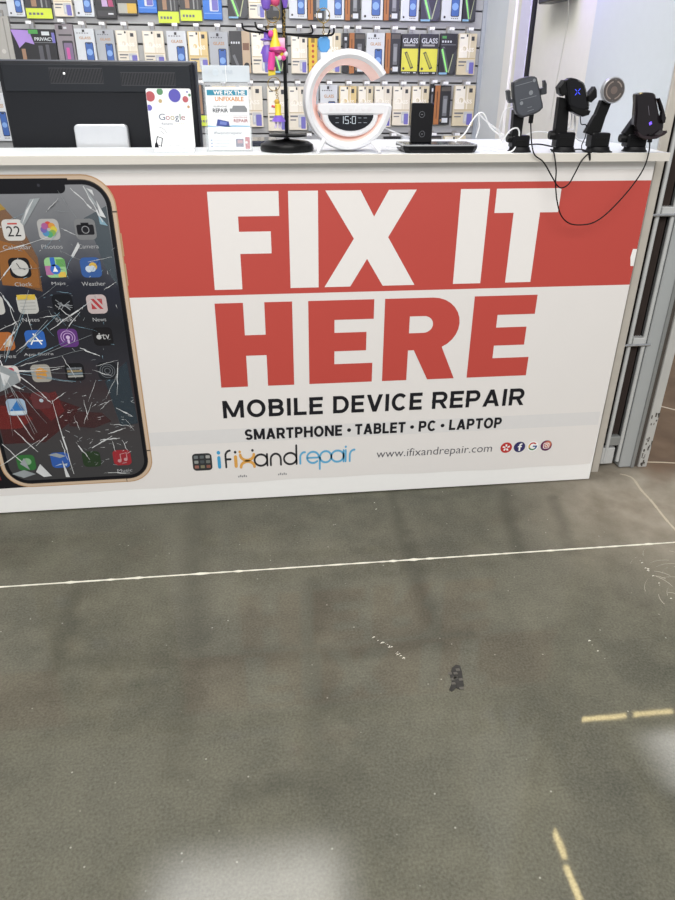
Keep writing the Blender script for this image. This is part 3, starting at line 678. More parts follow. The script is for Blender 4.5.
# corner of a second dark phone behind
m=MB(); m.face([(-2.2,-.0012,.09),(-1.84,-.0012,.0955),(-1.90,-.0012,.16),(-1.93,-.0012,.22),(-2.2,-.0012,.22)],mat('1B1A1E',.4)); m.face([(-2.2,-.0014,.12),(-1.935,-.0014,.125),(-1.94,-.0014,.17),(-2.2,-.0014,.17)],mat('7C2A2C',.4)); tag(m.build('phone_picture',ban),'edge of a second dark phone picture')

# ================================================================== PRODUCTS ON THE SLATWALL
ORD=['first','second','third','fourth','fifth','sixth','seventh','eighth','ninth','tenth','eleventh','twelfth','thirteenth','fourteenth','fifteenth','sixteenth','seventeenth','eighteenth','nineteenth','twentieth','twenty-first','twenty-second','twenty-third','twenty-fourth','twenty-fifth','twenty-sixth','twenty-seventh','twenty-eighth','twenty-ninth','thirtieth']
PW=mat('CCD0D5',.4,noise=.03); PG=mat('A9ADB3',.4,noise=.03); CRM=mat('DED6C6',.4,noise=.06,scale=20); CRM2=mat('CFC3A6',.35,noise=.08,scale=20); GLD=mat('D8C08A',.35,noise=.08,scale=20); DK=mat('26262A',.35); DK2=mat('3A3A3E',.4)
ORG=mat('B98A5C',.5); BLU=mat('3E62A8',.35); BLU2=mat('7FA3D8',.35); SPINE=mat('A5693A',.5,noise=.08); YEL=mat('D3CE4A',.4); LIM=mat('C9D845',.4); NEON=mat('8FE37A',.4,emit=.05); MAU=mat('8A8389',.45); VIO=mat('6E6AB4',.4); GRN=mat('4E9A4E',.4); GRY=mat('6B6D72',.4); BOXB=mat('3572C8',.4); TAN=mat('9A7A63',.5); SILV=mat('B9BABD',.3); PINK=mat('C0589A',.4)
def product(kind,x0,x1,y0,y1,label,group,Yf,zg):
    um=(x0+x1)/2; vm=(y0+y1)/2
    X0=at(x0,vm,Yf).x+.001; X1=at(x1,vm,Yf).x-.001; Z1=at(um,y0,Yf).z; Z0=at(um,y1,Yf).z
    W=X1-X0; H=Z1-Z0; t=.020; mb=MB(); e=.0003
    def q(a,b,c,d,m,k=1): mb.face(quad(X0+a*W,X0+b*W,Z0+c*H,Z0+d*H,Yf-e*k),m)
    def rr(a,b,c,d,m,k=1,r=.12): mb.face(rrect(X0+a*W,X0+b*W,Z0+c*H,Z0+d*H,r*W*(b-a),Yf-e*k,3),m)
    def dc(a,c,r,m,k=1): mb.face(disc(X0+a*W,Z0+c*H,r*W,Yf-e*k,12),m)
    def tx(s,a,b,c,d,m,k=1,bold=.02): put_text(mb,s,m,X0+a*W,X0+b*W,Z0+c*H,Z0+d*H,Yf-e*k,bold)
    def slanted(pts,m,k=1): mb.face([(X0+a*W,Yf-e*k,Z0+c*H) for a,c in pts],m)
    body={'white':PW,'greywhite':PG,'cream':CRM,'beige':CRM2,'gold':GLD,'spine':DK,'vee':DK,'yellow':DK,'lime':DK2,'blue':BOXB,'privacy':DK,'mauve':MAU,'yellowslim':mat('D6B43E',.4),'pinkdark':DK,'labeldark':DK2,'silver':mat('A9A7A2',.4),'dark':DK,'darkbeige':DK2}[kind]
    mb.box((X0,Yf,Z0),(X1,Yf+t,Z1),body,.0012)
    # hang tab over the hook
    mb.box(((X0+X1)/2-.007,Yf+.008,Z1-.002),((X0+X1)/2+.007,Yf+.0095,max(zg,Z1+.008)+.004),mat('A9ABB0',.3))
    if kind in('white','greywhite'):
        tx('GLASS',.22,.80,.70,.775,ORG); rr(.46,.88,.10,.62,DK,1,.16); rr(.49,.85,.12,.60,BLU,2,.14); dc(.66,.34,.155,BLU2,3); q(.58,.76,.565,.59,DK,3)
        dc(.17,.09,.055,DK); 
        for k in range(4): q(.50+.09*k,.56+.09*k,.05,.075,GRY)
        for k in range(5): q(.10+.13*k,.18+.13*k,.86,.885,GRY)
        q(.40,.52,.90,.97,DK2,2)
    elif kind in('cream','beige','gold'):
        dc(.35,.64,.17,mat('EFE9DA',.3)); dc(.35,.64,.10,body,2)
        q(.03,.97,.395,.41,mat('B59E6E',.4)); q(.08,.5,.30,.34,GRY,1); q(.08,.4,.22,.25,GRY); 
        rr(.52,.92,.06,.36,SILV,1); rr(.68,.93,.03,.31,VIO,2); q(.58,.64,.12,.28,PW,3)
        q(.70,.86,.83,.93,DK2); q(.10,.30,.88,.91,GRY); q(.42,.5,.92,.98,DK,2)
        q(.06,.52,.42,.985,mat('EAE5D9',.3),.5); q(.60,.66,.42,.985,mat('E6DFCF',.3),.5); tx('GLASS',.10,.86,.56,.66,mat('F3EFE6',.3),3)  # pale vertical bands are highlights painted on the front; GLASS is print
    elif kind=='spine':
        q(0,.32,0,1,SPINE,1); q(.13,.19,.15,.85,mat('6B3F22',.5),2); q(.40,.97,.86,.97,mat('55504C',.4)); rr(.52,.80,.22,.74,GRY,1); rr(.56,.76,.30,.66,mat('8A8C90',.3),2); q(.52,.88,.05,.17,PW,2); q(.40,.50,.08,.14,mat('8E7A5E',.4),2)
    elif kind=='vee':
        slanted([(.04,.60),(.26,.66),(.66,.06),(.40,.02)],mat('55575C',.3),1); slanted([(.08,.61),(.18,.64),(.54,.06),(.46,.05)],NEON,2); slanted([(.54,.03),(.78,.50),(.99,.60),(.99,.12),(.80,.01)],mat('3E4046',.3),3); slanted([(.56,.05),(.78,.50),(.83,.51),(.62,.05)],mat('A9B08A',.3),4); q(.05,.95,.72,.74,GRY); 
        for k in range(4): q(.10+.16*k,.19+.16*k,.78,.83,PW)
        dc(.22,.64,.09,GRY); q(.10,.35,.88,.94,GRN); q(.02,.5,.0,.05,mat('7FA8C8',.4),2)
    elif kind=='darkbeige':
        q(.60,1,0,1,mat('B9A48C',.4)); q(.64,.95,.55,.72,mat('7A5A4A',.4),2)
        for k in range(4): q(.06+.12*k,.13+.12*k,.70,.75,PW)
        slanted([(.10,.42),(.22,.45),(.52,.05),(.40,.03)],GRY); dc(.80,.18,.14,DK,2)
    elif kind=='yellow':
        q(.03,.97,.07,.64,YEL); tx('GLASS',.07,.95,.77,.90,PW); q(.14,.80,.70,.745,mat('9A9A9A',.4)); slanted([(.18,.54),(.34,.57),(.74,.16),(.58,.12)],mat('4A4A3C',.4),2); slanted([(.25,.52),(.35,.53),(.68,.19),(.58,.17)],mat('A9A63E',.4),3); dc(.16,.14,.07,DK2,2); q(.75,.9,.02,.05,PW,2)
        for k in range(5): q(.08+.1*k,.14+.1*k,.02,.045,PW)
    elif kind=='lime':
        q(0,1,0,.26,LIM,1); 
        for k in range(4): q(.10+.15*k,.20+.15*k,.09,.15,GRY,2)
        q(.25,.45,.30,1,TAN); q(.62,.68,.28,1,mat('8E8F90',.4)); q(.80,.86,.28,1,mat('6E6F70',.4))
    elif kind=='labeldark':
        q(.05,.97,.05,.32,mat('C9A548',.4)); q(.05,.5,.05,.32,mat('A9A8A0',.4),2); q(.10,.9,.5,.9,DK)
    elif kind=='blue':
        rr(.36,.82,.20,.62,PW,1); rr(.48,.80,.22,.55,VIO,2); q(.06,.95,.14,.16,BLU2); q(.06,.94,.66,.68,BLU2); q(.1,.5,.82,.9,PW)
    elif kind=='privacy':
        slanted([(.0,.98),(.42,.96),(.50,.55),(.30,.62),(.14,.44),(.10,.62)],mat('A88AD0',.35)); tx('PRIVACY',.52,.97,.66,.76,PW); q(.40,.62,.86,.98,GRN,2); q(.70,.88,.82,.93,PW,2); q(.5,.98,.60,.62,GRY); q(.18,.27,.0,.42,TAN); rr(.58,.68,.08,.52,mat('55555C',.3)); rr(.75,.83,.10,.55,mat('55555C',.3)); q(.93,1,.60,.90,VIO,3)
    elif kind=='mauve':
        rr(.30,.90,.03,.58,DK2,1); rr(.36,.85,.06,.52,mat('7A6A88',.3),2); rr(.48,.66,.10,.40,PINK,3); q(.2,.42,.86,.96,DK,2); q(.48,.66,.88,.93,PW,2); q(.15,.9,.70,.74,DK2,2)
    elif kind=='yellowslim':
        for k in range(5): dc(.5,.16+.14*k,.16,mat('B04A2E',.4))
        q(.3,.7,.80,.95,mat('8A6A2A',.4))
    elif kind=='pinkdark':
        slanted([(.35,.3),(.62,.3),(.5,1),(.30,1)],mat('B79CC4',.35)); slanted([(.66,.3),(.9,.3),(.7,1),(.56,1)],mat('A5406A',.35),2); q(.1,.9,.05,.2,DK2); q(.6,.85,.10,.14,PW,2)
    elif kind=='silver':
        q(.62,.70,.03,.95,mat('8A8884',.4)); dc(.35,.22,.14,mat('C2C0BB',.4))
    elif kind=='dark':
        rr(.35,.7,.2,.75,GRY); q(.3,.75,.82,.9,PW,2)
    p=Vector(((X0+X1)/2,Yf+t/2,Z0))
    o=mb.build('screen_protector_box' ,origin=p); tag(o,label,'box',group)
    return o,(X0+X1)/2,Z1
DESC={'white':'white tempered glass box with blue phone picture','greywhite':'pale grey glass box with blue phone picture','cream':'cream boxed screen protector','beige':'beige boxed screen protector','gold':'gold boxed screen protector','spine':'black box with brown side stripe','vee':'black box with crossed neon phones','yellow':'black and yellow GLASS box','lime':'dark box with lime bottom band','blue':'bright blue phone case box','privacy':'black PRIVACY box with purple star sticker','mauve':'mauve box with framed phone picture','yellowslim':'slim yellow box with red dots','pinkdark':'dark box with pink and lilac picture','labeldark':'dark box with gold label','silver':'plain silver grey box','dark':'plain black box','darkbeige':'dark box with beige side stripe'}
ROW1=[('white',5,22.5,-30,16.5),('lime',23.5,50,-30,18.5),('cream',52,71,-30,16.5),('white',73,92.5,-30,16.5),('pinkdark',93.5,115,-30,18.5),('labeldark',115.5,136,-30,15),('blue',136.5,156,-30,13),('lime',156.5,178,-30,23),('lime',179,201,-30,21),('blue',202,221.5,-30,19.5),('vee',227,247.5,-30,18.5),('cream',248,265,-30,18.5),('dark',266,285,-30,18.5),('white',288.5,307,-30,18.5),('spine',307.5,324,-30,20),('white',325.5,344.5,-30,19.5),('spine',345,360.5,-30,20.5),('white',361.5,383.5,-30,20),('spine',384,400,-30,20.5),('white',401,419.5,-30,21),('vee',421,441,-30,21.5),('white',442,463,-30,21),('vee',463.5,477,-30,21.5)]
ROW2=[('silver',-4,12,16,61),('privacy',13,56.5,29,63),('mauve',57,75,24,63),('white',76,96,28.5,64),('greywhite',97,115.5,30,65),('cream',117,138,30.5,66),('cream',143.5,165,31,68),('white',167.5,187.5,31,70),('gold',188.5,208.5,31.5,72),('greywhite',209.5,229,32,75),('darkbeige',230,250.5,31,73),('cream',251.5,270.5,31.5,73.5),('vee',271.5,288,33,73),('cream',291,307.5,36,73.5),('yellowslim',308.5,317.5,35,73),('beige',323,341,33,73),('dark',342.5,348.5,33,73),('spine',349,365,33,73.5),('white',366,384.5,33,74),('spine',385,400.5,33,73.5),('yellow',401,418.5,34,74),('yellow',419.5,438,34,74.5),('vee',439.5,456.5,33.5,74.5),('beige',457.5,476,33.5,75)]
ROW3=[('white',-8,9,93,141),('lime',195,212,85,126),('gold',213,237,86,128),('cream',240,263,86,127),('cream',267.5,287.5,86.5,131),('cream',288.5,307,86.5,130),('greywhite',308,319,87,131),('white',320,337.5,85,127),('gold',339,356.5,86,127),('beige',357.5,373,86,127),('cream',374,391.5,86,127),('cream',392.5,410,86.5,125.5),('beige',411,428.5,86,125.5),('dark',429.5,433.5,84,125),('spine',434,450.5,85.5,124.5),('beige',453,474.5,85.5,126)]
ROW4=[('cream',262,284,141,190),('white',300,318,140,190),('dark',383,400,136.5,185),('white',401,419,136.5,185),('spine',421,440,136,185),('beige',442,464,136,185)]
random.seed(9)
HK=MB()
hook0=None
ROWG=((ROW1,'top','top row of the product wall',g0+3*pit),(ROW2,'second','second row of the product wall',g0),(ROW3,'third','third row of the product wall',g0-3*pit),(ROW4,'lowest','lowest visible row behind the counter',g0-6*pit))
def hook_parts():
    root=thing('wall_hook','x','hook',(0,0,0)); o='o'
    mb=MB(); mb.box((-.012,WY-.004,-.014),(.012,WY-.0005,.014),RAIL,.001); mb.box((-.010,WY-.001,-.0045),(.010,WY+.012,.004),RAIL); mb.build('back_plate',root)
    mb=MB(); mb.tube([(0,WY-.003,0),(0,WY-.060,0)],.0022,mat('9A9B9E',.3,.8),6); mb.build('rod',root)
    mb=MB(); yt=WY-.064; mb.box((-.012,yt,-.0055),(.012,yt+.004,.0065),mat('F6F6F8',.35),.0006); mb.face(quad(-.008,.002,-.0035,-.002,yt-.0002),mat('A5A7AE',.4)); mb.build('price_tag',root)
    return root
HROOT=hook_parts(); first_hook=[True]
def place_hook(x,z,label,group):
    if first_hook[0]: r=HROOT; first_hook[0]=False
    else:
        r=HROOT.copy(); COL.objects.link(r)
        for ch in HROOT.children:
            c=ch.copy(); COL.objects.link(c); c.parent=r
    r.location=(x,0,z); r['label']=label; r['category']='hook'; r['group']=group
for rows,rn,phrase,zg in ROWG:
    for i,(k,x0,x1,y0,y1) in enumerate(rows):
        lab='%s, %s from left in %s wall row'%(DESC[k],ORD[i],rn)
        Yf=WY-.0211
        if rn=='top': y0=-22
        o,xc,zt=product(k,x0,x1,y0,y1,lab,'boxes in the '+phrase,Yf,zg)
        place_hook(xc,max(zg,zt+.010),'hook with white price tag above %s box of %s wall row'%(ORD[i],rn),'price-tag hooks in the '+phrase)
for i,(k,x0,x1,y0,y1) in enumerate(ROW1):     # the top row's hooks stand above the frame
    pass

# ================================================================== THINGS ON THE COUNTER
# ---- monitor
MBK=mat('15171C',.45,noise=.05,scale=15); MB2=mat('1E2025',.5); MRIM=mat('4A4D55',.35)
YM=.27
mx0=at(12,143,YM).x; mx1=at(198.5,120,YM).x; mz1=at(100,61.5,YM).z; mz0=at(100,150,YM).z
mon=thing('monitor','large black computer monitor seen from behind on the counter','monitor',((mx0+mx1)/2,YM+.05,.765))
mb=MB(); mb.box((mx0,YM,mz0),(mx1,YM+.032,mz1),MBK,.006); mb.build('casing',mon)
mb=MB(); mb.box((mx0-.004,YM+.030,mz0-.004),(mx1+.006,YM+.045,mz1+.004),MRIM,.003); mb.build('screen_bezel',mon)
mb=MB(); zl=at(100,92,YM).z; mb.box((mx0+.012,YM-.0045,zl),(mx1-.012,YM+.001,mz1-.007),mat('1F2227',.42,noise=.05),.002); mb.build('upper_panel',mon)
for u0,v0,u1,v1 in ((48,67.5,104,84),(120,72,176,86)):
    a=at(u0,v0,YM-.005); b_=at(u1,v1,YM-.005); mb=MB(); mb.face(quad(a.x,b_.x,b_.z,a.z,YM-.0048),mat('2A2C32',.5))
    n=36
    for k in range(n):
        x=a.x+(b_.x-a.x)*(k+.25)/n; mb.face(quad(x,x+(b_.x-a.x)/n*.45,b_.z+.002,a.z-.002,YM-.0051),mat('0A0A0C',.7))
    mb.build('vent_grille',mon)
p=at(64,73.5,YM-.006); mb=MB(); mb.ball(p,.0032,mat('E8E8E8',.3,emit=.5)); mb.build('status_light',mon,True)
a=at(73,124.5,YM-.03); b_=at(129,146,YM-.03)
mb=MB(); mb.prism([(x,YM-.03,z) for x,_,z in rrect(a.x,b_.x,.90,a.z,.012,0,5)],(0,.028,0),mat('D3D6DB',.22,.25,noise=.03),.003); 
mb.box((a.x+.04,YM-.02,.775),(b_.x-.04,YM+.0,.905),mat('C0C3C8',.3)); mb.box((a.x-.02,YM-.04,.766),(b_.x+.02,YM+.17,.776),mat('C0C3C8',.3),.002)
mb.build('stand',mon)
# ---- review card
YC=.035
card=thing('review_card','white review card with coloured dots in a clear stand before the monitor','sign',(at(171,150,YC).x,YC,ZT))
cx0=at(148.7,118,YC).x; cx1=at(193,118,YC).x; cz1=at(170,88.5,YC).z; cz0=ZT+.010
mb=MB(); mb.prism(rrect(cx0,cx1,cz0,cz1,.005,YC,4),(0,.0022,0),mat('F1F2F4',.25,noise=.01)); mb.build('card',card)
mb=MB(); mb.box((cx0+.006,YC-.022,ZT+.0003),(cx1-.002,YC+.03,ZT+.0098),mat('E9ECEE',.1,alpha=.75),.001); mb.build('stand_base',card)
W=cx1-cx0; H=cz1-cz0; Yp=YC-.0005
def ccoord(u,v): # fraction in crop of the card: returns x,z
    return cx0+u*W, cz1-v*H
mb=MB()
import itertools
def clipdisc(cx,cz,r,m):
    P=[]
    for x,_,z in disc(cx,cz,r,Yp,28): P.append((min(max(x,cx0+.0006),cx1-.0006),Yp,min(max(z,cz0),cz1-.0006)))
    mb.face(P,m)
for u,v,r,c in ((.085,.13,.105,'B5565C'),(.31,.05,.07,'5E9068'),(.63,.115,.135,'5A55B0'),(.30,.205,.04,'C0A878'),(.04,.315,.062,'6A64B8'),(.865,.175,.065,'B85E66'),(.965,.105,.03,'5E9068'),(.92,.30,.03,'C2A075'),(.915,.055,.018,'5A55B0')):
    x,z=ccoord(u,v); clipdisc(x,z,r*W,mat(c,.4))
mb.build('dot_pattern',card)
mb=MB(); x=cx0+.24*W; zt_=cz1-.52*H
for ch,a,b_,lo,hi,c in (('G',.23,.37,0,.105,'5A6678'),('o',.385,.475,0,.07,'A86A6E'),('o',.49,.58,0,.07,'A89A6A'),('g',.595,.68,-.035,.07,'5A6678'),('l',.70,.72,0,.105,'6A8A70'),('e',.735,.82,0,.07,'A0666A')):
    put_text(mb,ch,mat(c,.4),cx0+a*W,cx0+b_*W,zt_+lo*H,zt_+hi*H,Yp,.0)
put_text(mb,'Reviews',mat('4A5468',.4),cx0+.28*W,cx0+.53*W,cz1-.60*H,cz1-.565*H,Yp)
for k in range(5): mb.face(disc(cx0+(.58+.05*k)*W,cz1-.583*H,.012*W,Yp,5),mat('C8B9A0',.4))
put_text(mb,'Tap or Scan',mat('5A5A60',.4),cx0+.36*W,cx0+.66*W,cz1-.975*H,cz1-.945*H,Yp)
mb.build('lettering',card)
mb=MB(); ph_=[ccoord(.10,.93),ccoord(.22,.97),ccoord(.26,.83),ccoord(.15,.80)]
stroke(mb,ph_,.0028,Yp,INK,closed=True); mb.face([(p[0],Yp,p[1]) for p in (ccoord(.06,.99),ccoord(.16,.99),ccoord(.13,.90),ccoord(.08,.92))],INK)
for r in (.012,.020): stroke(mb,arc(ccoord(.20,.79)[0],ccoord(.20,.79)[1],r,r,20,85,6),.0012,Yp,mat('8A8A90',.4))
mb.build('hand_drawing',card)
# ---- brochure holder and leaflets
YB=.045
bx0=at(203.5,110,YB).x; bx1=at(250,110,YB).x
hold=thing('brochure_holder','clear acrylic leaflet holder with a frosted header beside the review card','leaflet holder',((bx0+bx1)/2,YB,ZT))
CLR=mat('EAF0F2',.08,alpha=.16,noise=.0); 
zt1=at(226,65.5,YB+.05).z
mb=MB(); mb.box((bx0,YB+.048,ZT+.0005),(bx1+.002,YB+.051,zt1),CLR); mb.build('back_panel',hold)
za=at(226,82,YB+.045).z
mb=MB(); hx0=at(202,73,YB+.045).x; hx1=at(249.5,73,YB+.045).x; mb.box((hx0,YB+.0435,za),(hx1,YB+.047,zt1),mat('DCE4EA',.25,alpha=.82),.0008); xm=(hx0+hx1)/2
mb.box((xm-.0008,YB+.0428,za),(xm+.0008,YB+.0432,zt1),mat('F4F6F8',.2)); mb.face(disc(hx0+.012,(za+zt1)/2+.004,.004,YB+.043,14),mat('C4CCD6',.3)); mb.face(disc(hx0+.034,(za+zt1)/2+.003,.008,YB+.043,14),mat('C8D2DA',.3))
put_text(mb,'REPAIR',mat('AEB9C4',.3),hx0+.052,hx0+.078,(za+zt1)/2,(za+zt1)/2+.008,YB+.043)
mb.build('header',hold)
zp=at(226,127,YB-.004).z
mb=MB(); mb.box((bx0,YB-.004,ZT+.0005),(bx1+.002,YB-.002,zp),CLR); mb.box((bx0,YB-.002,ZT+.0005),(bx0+.002,YB+.048,zp),CLR); mb.box((bx1,YB-.002,ZT+.0005),(bx1+.002,YB+.048,zp),CLR); mb.box((bx0,YB-.004,ZT+.0004),(bx1,YB+.048,ZT+.002),CLR); mb.build('pocket',hold)
def leaflet(u0,u1,v0,v1,Yl,label,fn,zmin=None):
    vm=(v0+v1)/2; x0=at(u0,vm,Yl).x; x1=at(u1,vm,Yl).x; z1=at((u0+u1)/2,v0,Yl).z; z0=at((u0+u1)/2,v1,Yl).z if zmin is None else zmin
    mb=MB(); mb.box((x0,Yl,z0),(x1,Yl+.006,z1),mat('EDEEEF',.35,noise=.02),.0005)
    def fx(a): return x0+a*(x1-x0)
    def fz(b): return z1-b*(z1-at((u0+u1)/2,v1,Yl).z)
    fn(mb,fx,fz,Yl-.0004); o=mb.build('leaflet',origin=((x0+x1)/2,Yl,z0)); tag(o,label,'leaflet'); return o
def l1(mb,fx,fz,y):
    mb.face(quad(fx(.03),fx(.97),fz(.205),fz(.07),y),mat('2F8AA5',.4)); put_text(mb,'WE FIX THE',WHITE,fx(.18),fx(.92),fz(.19),fz(.085),y-.0003,.03)
    put_text(mb,'UNFIXABLE',mat('D08A45',.4),fx(.21),fx(.88),fz(.35),fz(.24),y,.02)
    put_text(mb,'TELEPHONE',mat('505258',.4),fx(.14),fx(.48),fz(.50),fz(.46),y); put_text(mb,'REPAIR',mat('505258',.4),fx(.14),fx(.50),fz(.63),fz(.53),y,.03)
    mb.face([(fx(a),y,fz(b)) for a,b in ((.54,.62),(.95,.62),(.95,.54),(.90,.46),(.62,.46),(.60,.53),(.54,.53))],mat('85878A',.4))
    mb.face(quad(fx(.03),fx(.97),fz(.70),fz(.695),y),GRY)
    mb.face([(fx(a),y,fz(b)) for a,b in ((.24,.80),(.50,.86),(.52,1.0),(.20,.97))],mat('3E4E94',.4)); mb.face([(fx(a),y-.0003,fz(b)) for a,b in ((.30,.85),(.46,.88),(.44,.95),(.28,.93))],mat('6F7FC0',.4))
    mb.face([(fx(a),y,fz(b)) for a,b in ((.0,1.02),(1,1.02),(1,.97),(.6,.95),(.3,1.0),(.1,.97),(0,.95))],mat('9FC4DC',.4))
    put_text(mb,'SMARTPHONE',mat('9A5A5A',.4),fx(.62),fx(.95),fz(.775),fz(.735),y); put_text(mb,'REPAIR',mat('A0525A',.4),fx(.62),fx(.96),fz(.88),fz(.80),y,.02)
def l2(mb,fx,fz,y):
    put_text(mb,'ifixandrepair',mat('666C74',.4),fx(.14),fx(.80),fz(.34),fz(.17),y,.01); 
    put_text(mb,'smartphone repair',mat('AEB4BA',.4),fx(.30),fx(.80),fz(.43),fz(.38),y)
    for k in range(3):
        mb.face(quad(fx(.05),fx(.09),fz(.58+.14*k),fz(.53+.14*k),y),mat('3A6AA8',.4)); mb.face(quad(fx(.12),fx(.56-.06*k),fz(.57+.14*k),fz(.54+.14*k),y),mat('AEB4BA',.4))
    mb.face(quad(fx(.64),fx(.82),fz(.86),fz(.50),y),mat('4A4468',.4)); mb.face(quad(fx(.68),fx(.80),fz(.70),fz(.55),y-.0003),mat('A86A7A',.4))
    mb.face(quad(fx(.86),fx(.97),fz(.95),fz(.42),y),mat('B8505A',.4)); mb.face(disc(fx(.89),fz(.66),.003,y-.0003,10),WHITE)
leaflet(206.5,249,87,127,YB+.03,'repair leaflet headed WE FIX THE UNFIXABLE in the upper tier of the clear holder',l1,ZT+.003)
leaflet(208.5,251,127.5,150,YB+.012,'pale leaflet with small photo in the lower pocket of the clear holder',l2,ZT+.003)

# ---- key ring stand and key rings
YK=.055
BLK=mat('0C0C0D',.3); 
sc=at(287,146,YK); sx_=sc.x
st=thing('keyring_stand','black metal key ring display stand with round base on the counter','display stand',(sx_,YK,ZT))
mb=MB(); mb.lathe([(.069,.0005),(.0715,.007),(.069,.017),(.056,.025),(.02,.028),(.008,.030)],(sx_,YK,ZT),BLK,40); mb.build('base',st,True)
mb=MB(); pt=at(290,-30,YK).z; mb.tube([(sx_,YK,ZT+.02),(sx_,YK,pt)],.0048,BLK,10); mb.build('pole',st,True)
mb=MB(); mb.lathe([(.050,.0),(.051,.004),(.045,.007)],(sx_+.003,YK,ZT+.036),BLK,30); mb.lathe([(.008,.0),(.008,.012)],(sx_,YK,ZT+.020),BLK,12); mb.build('tray',st,True)
zA=at(288,34,YK).z
def arm(tip,tipup,y1):
    p0=Vector((sx_,YK,zA)); p1=at(*tip,y1); p2=at(*tipup,y1)
    mb=MB(); mb.tube(smooth_path([p0,p0.lerp(p1,.5)+Vector((0,0,-.002)),p1,p2],5),.0024,BLK,8); mb.build('arm',st,True)
arm((245,30),(242,23),.05); arm((258,29),(255,22),.02); arm((267,31),(266,26),.09); arm((312,33),(311,25),.06); arm((331,35),(334,28),.04); arm((325,37),(330,30),.09)
GOLDM=mat('C9AE6A',.25,.8,noise=.05)
def chain(mb,a,b_,n,r=.0032,w=.0008):
    a=Vector(a);b_=Vector(b_)
    for k in range(n):
        c=a.lerp(b_,(k+.5)/n); mb.torus(c,r,w,GOLDM,'y' if k%2==0 else 'x',8)
PUR=mat('7A5AC0',.35); PNK=mat('E0459A',.35); YLW=mat('E3CC35',.35); SKY=mat('4E94D0',.35); LIL=mat('D7C9E6',.4); SKIN=mat('D9B59A',.45)
def keyring(label,y,ring=None,build=None,base=None,strap=None,rr=.014,link=None):
    r=thing('keyring',label,'key ring',at(base[0],base[1],y),'key rings on the display stand')
    if ring:
        mb=MB(); mb.torus(at(ring[0],ring[1],y),rr,.0011,GOLDM,'y',24); mb.build('ring',r,True)
    if link:
        mb=MB(); chain(mb,at(*link[0],y),at(*link[1],y),link[2]); mb.build('chain',r,True)
    if strap:
        mb=MB(); P=[at(u,v,y) for u,v in strap[0]]; mb.prism(P,(0,.003,0),strap[1],.0006); mb.build('strap',r)
    if build:
        mb=MB(); build(mb,lambda u,v:at(u,v,y)); mb.build('charm',r,True)
    return r
S=.0029
keyring('purple hatted figure key ring, leftmost charm on the stand',.045,(272.5,14),lambda mb,P:(mb.lathe([(.001,.019),(.007,.016),(.008,.002),(.016,.0),(.016,-.003),(.006,-.005)],P(267,39),PUR,16),mb.ball(P(267,43),.010,LIL),mb.lathe([(.006,.022),(.011,.012),(.014,-.006),(.012,-.02),(.005,-.022)],P(267.5,53),PUR,14),mb.tube([P(264,47),P(261.5,54)],.0032,PUR,8),mb.tube([P(271,47),P(272,54)],.0032,PUR,8)),(267,58),rr=.018,link=((269,21),(267,33),5))
keyring('pink key ring with yellow bell and pink disc, on the stand above the doll',.035,(274,84),lambda mb,P:(mb.lathe([(.002,.022),(.006,.018),(.0075,.004),(.013,-.012),(.014,-.018),(.011,-.022)],P(275,39),YLW,16),mb.lathe([(.003,.008),(.019,.003),(.020,-.002),(.008,-.009)],P(277,49),PNK,20),mb.ball(P(271,34),.008,PNK),mb.tube([P(272,52),P(271,70)],.009,PNK,10)),(273,92),([(268,68),(275.5,67),(275.5,75),(268.5,76)],YLW),.0155,((275,17),(275,31),5))
keyring('yellow and purple doll key ring hanging lowest on the stand',.03,None,lambda mb,P:(mb.ball(P(277,102),.007,mat('C9A23A',.4)),mb.lathe([(.004,.016),(.008,.012),(.0075,-.008),(.010,-.012)],P(278,110),YLW,14),mb.lathe([(.007,.010),(.016,-.004),(.018,-.008),(.004,-.009)],P(278.5,118),PUR,18),mb.tube([P(276.5,121),P(275.5,128)],.0030,LIL,8),mb.tube([P(280,121),P(279.5,128)],.0030,LIL,8),mb.tube([P(275,107),P(271.5,106)],.0028,mat('C9565A',.4),8)),(277,128),link=((276,90),(278,101),6))
keyring('small pink and white flower key ring beside the pole',.04,None,lambda mb,P:([mb.ball(P(281.5+4*math.cos(a),54+4*math.sin(a)),.0065,PNK if k%2 else mat('F0DCE4',.4)) for k,a in enumerate((0,1.05,2.1,3.14,4.2,5.25))],mb.ball(P(281.5,54),.006,YLW),mb.box(P(279,48)-Vector((.004,.003,0)),P(284,38)+Vector((.002,.003,0)),mat('E6B4D2',.4),.001)),(281.5,60),link=((284.5,10),(284,38),9))
keyring('purple charm key ring cut off by the top edge',.05,None,lambda mb,P:(mb.lathe([(.004,.022),(.010,.016),(.013,0),(.009,-.014),(.003,-.018)],P(266,2),PUR,14),mb.ball(P(275,1),.012,mat('D0507A',.4)),mb.lathe([(.006,.018),(.008,.004),(.004,-.012)],P(285,2),PUR,12)),(266,8))
keyring('blue rounded charm key ring on the right arm of the stand',.05,(323.5,15.5),lambda mb,P:(mb.prism([P(u,v) for u,v in ((319,38),(322,36),(327,36.5),(330,40),(330,48),(327,52.5),(322,53),(318.5,49),(318,43))],(0,.012,0),SKY,.003),mb.prism([P(u,v) for u,v in ((320,52),(327,52),(328,58),(325,61),(321,60))],(0,.008,0),mat('DDE3EA',.4),.002)),(324,56),([(319.5,-2),(327.5,-2),(327.5,8),(325,10.5),(321,10.5),(319.5,8)],SKY),.0155,((323.5,21),(323.5,36),6))
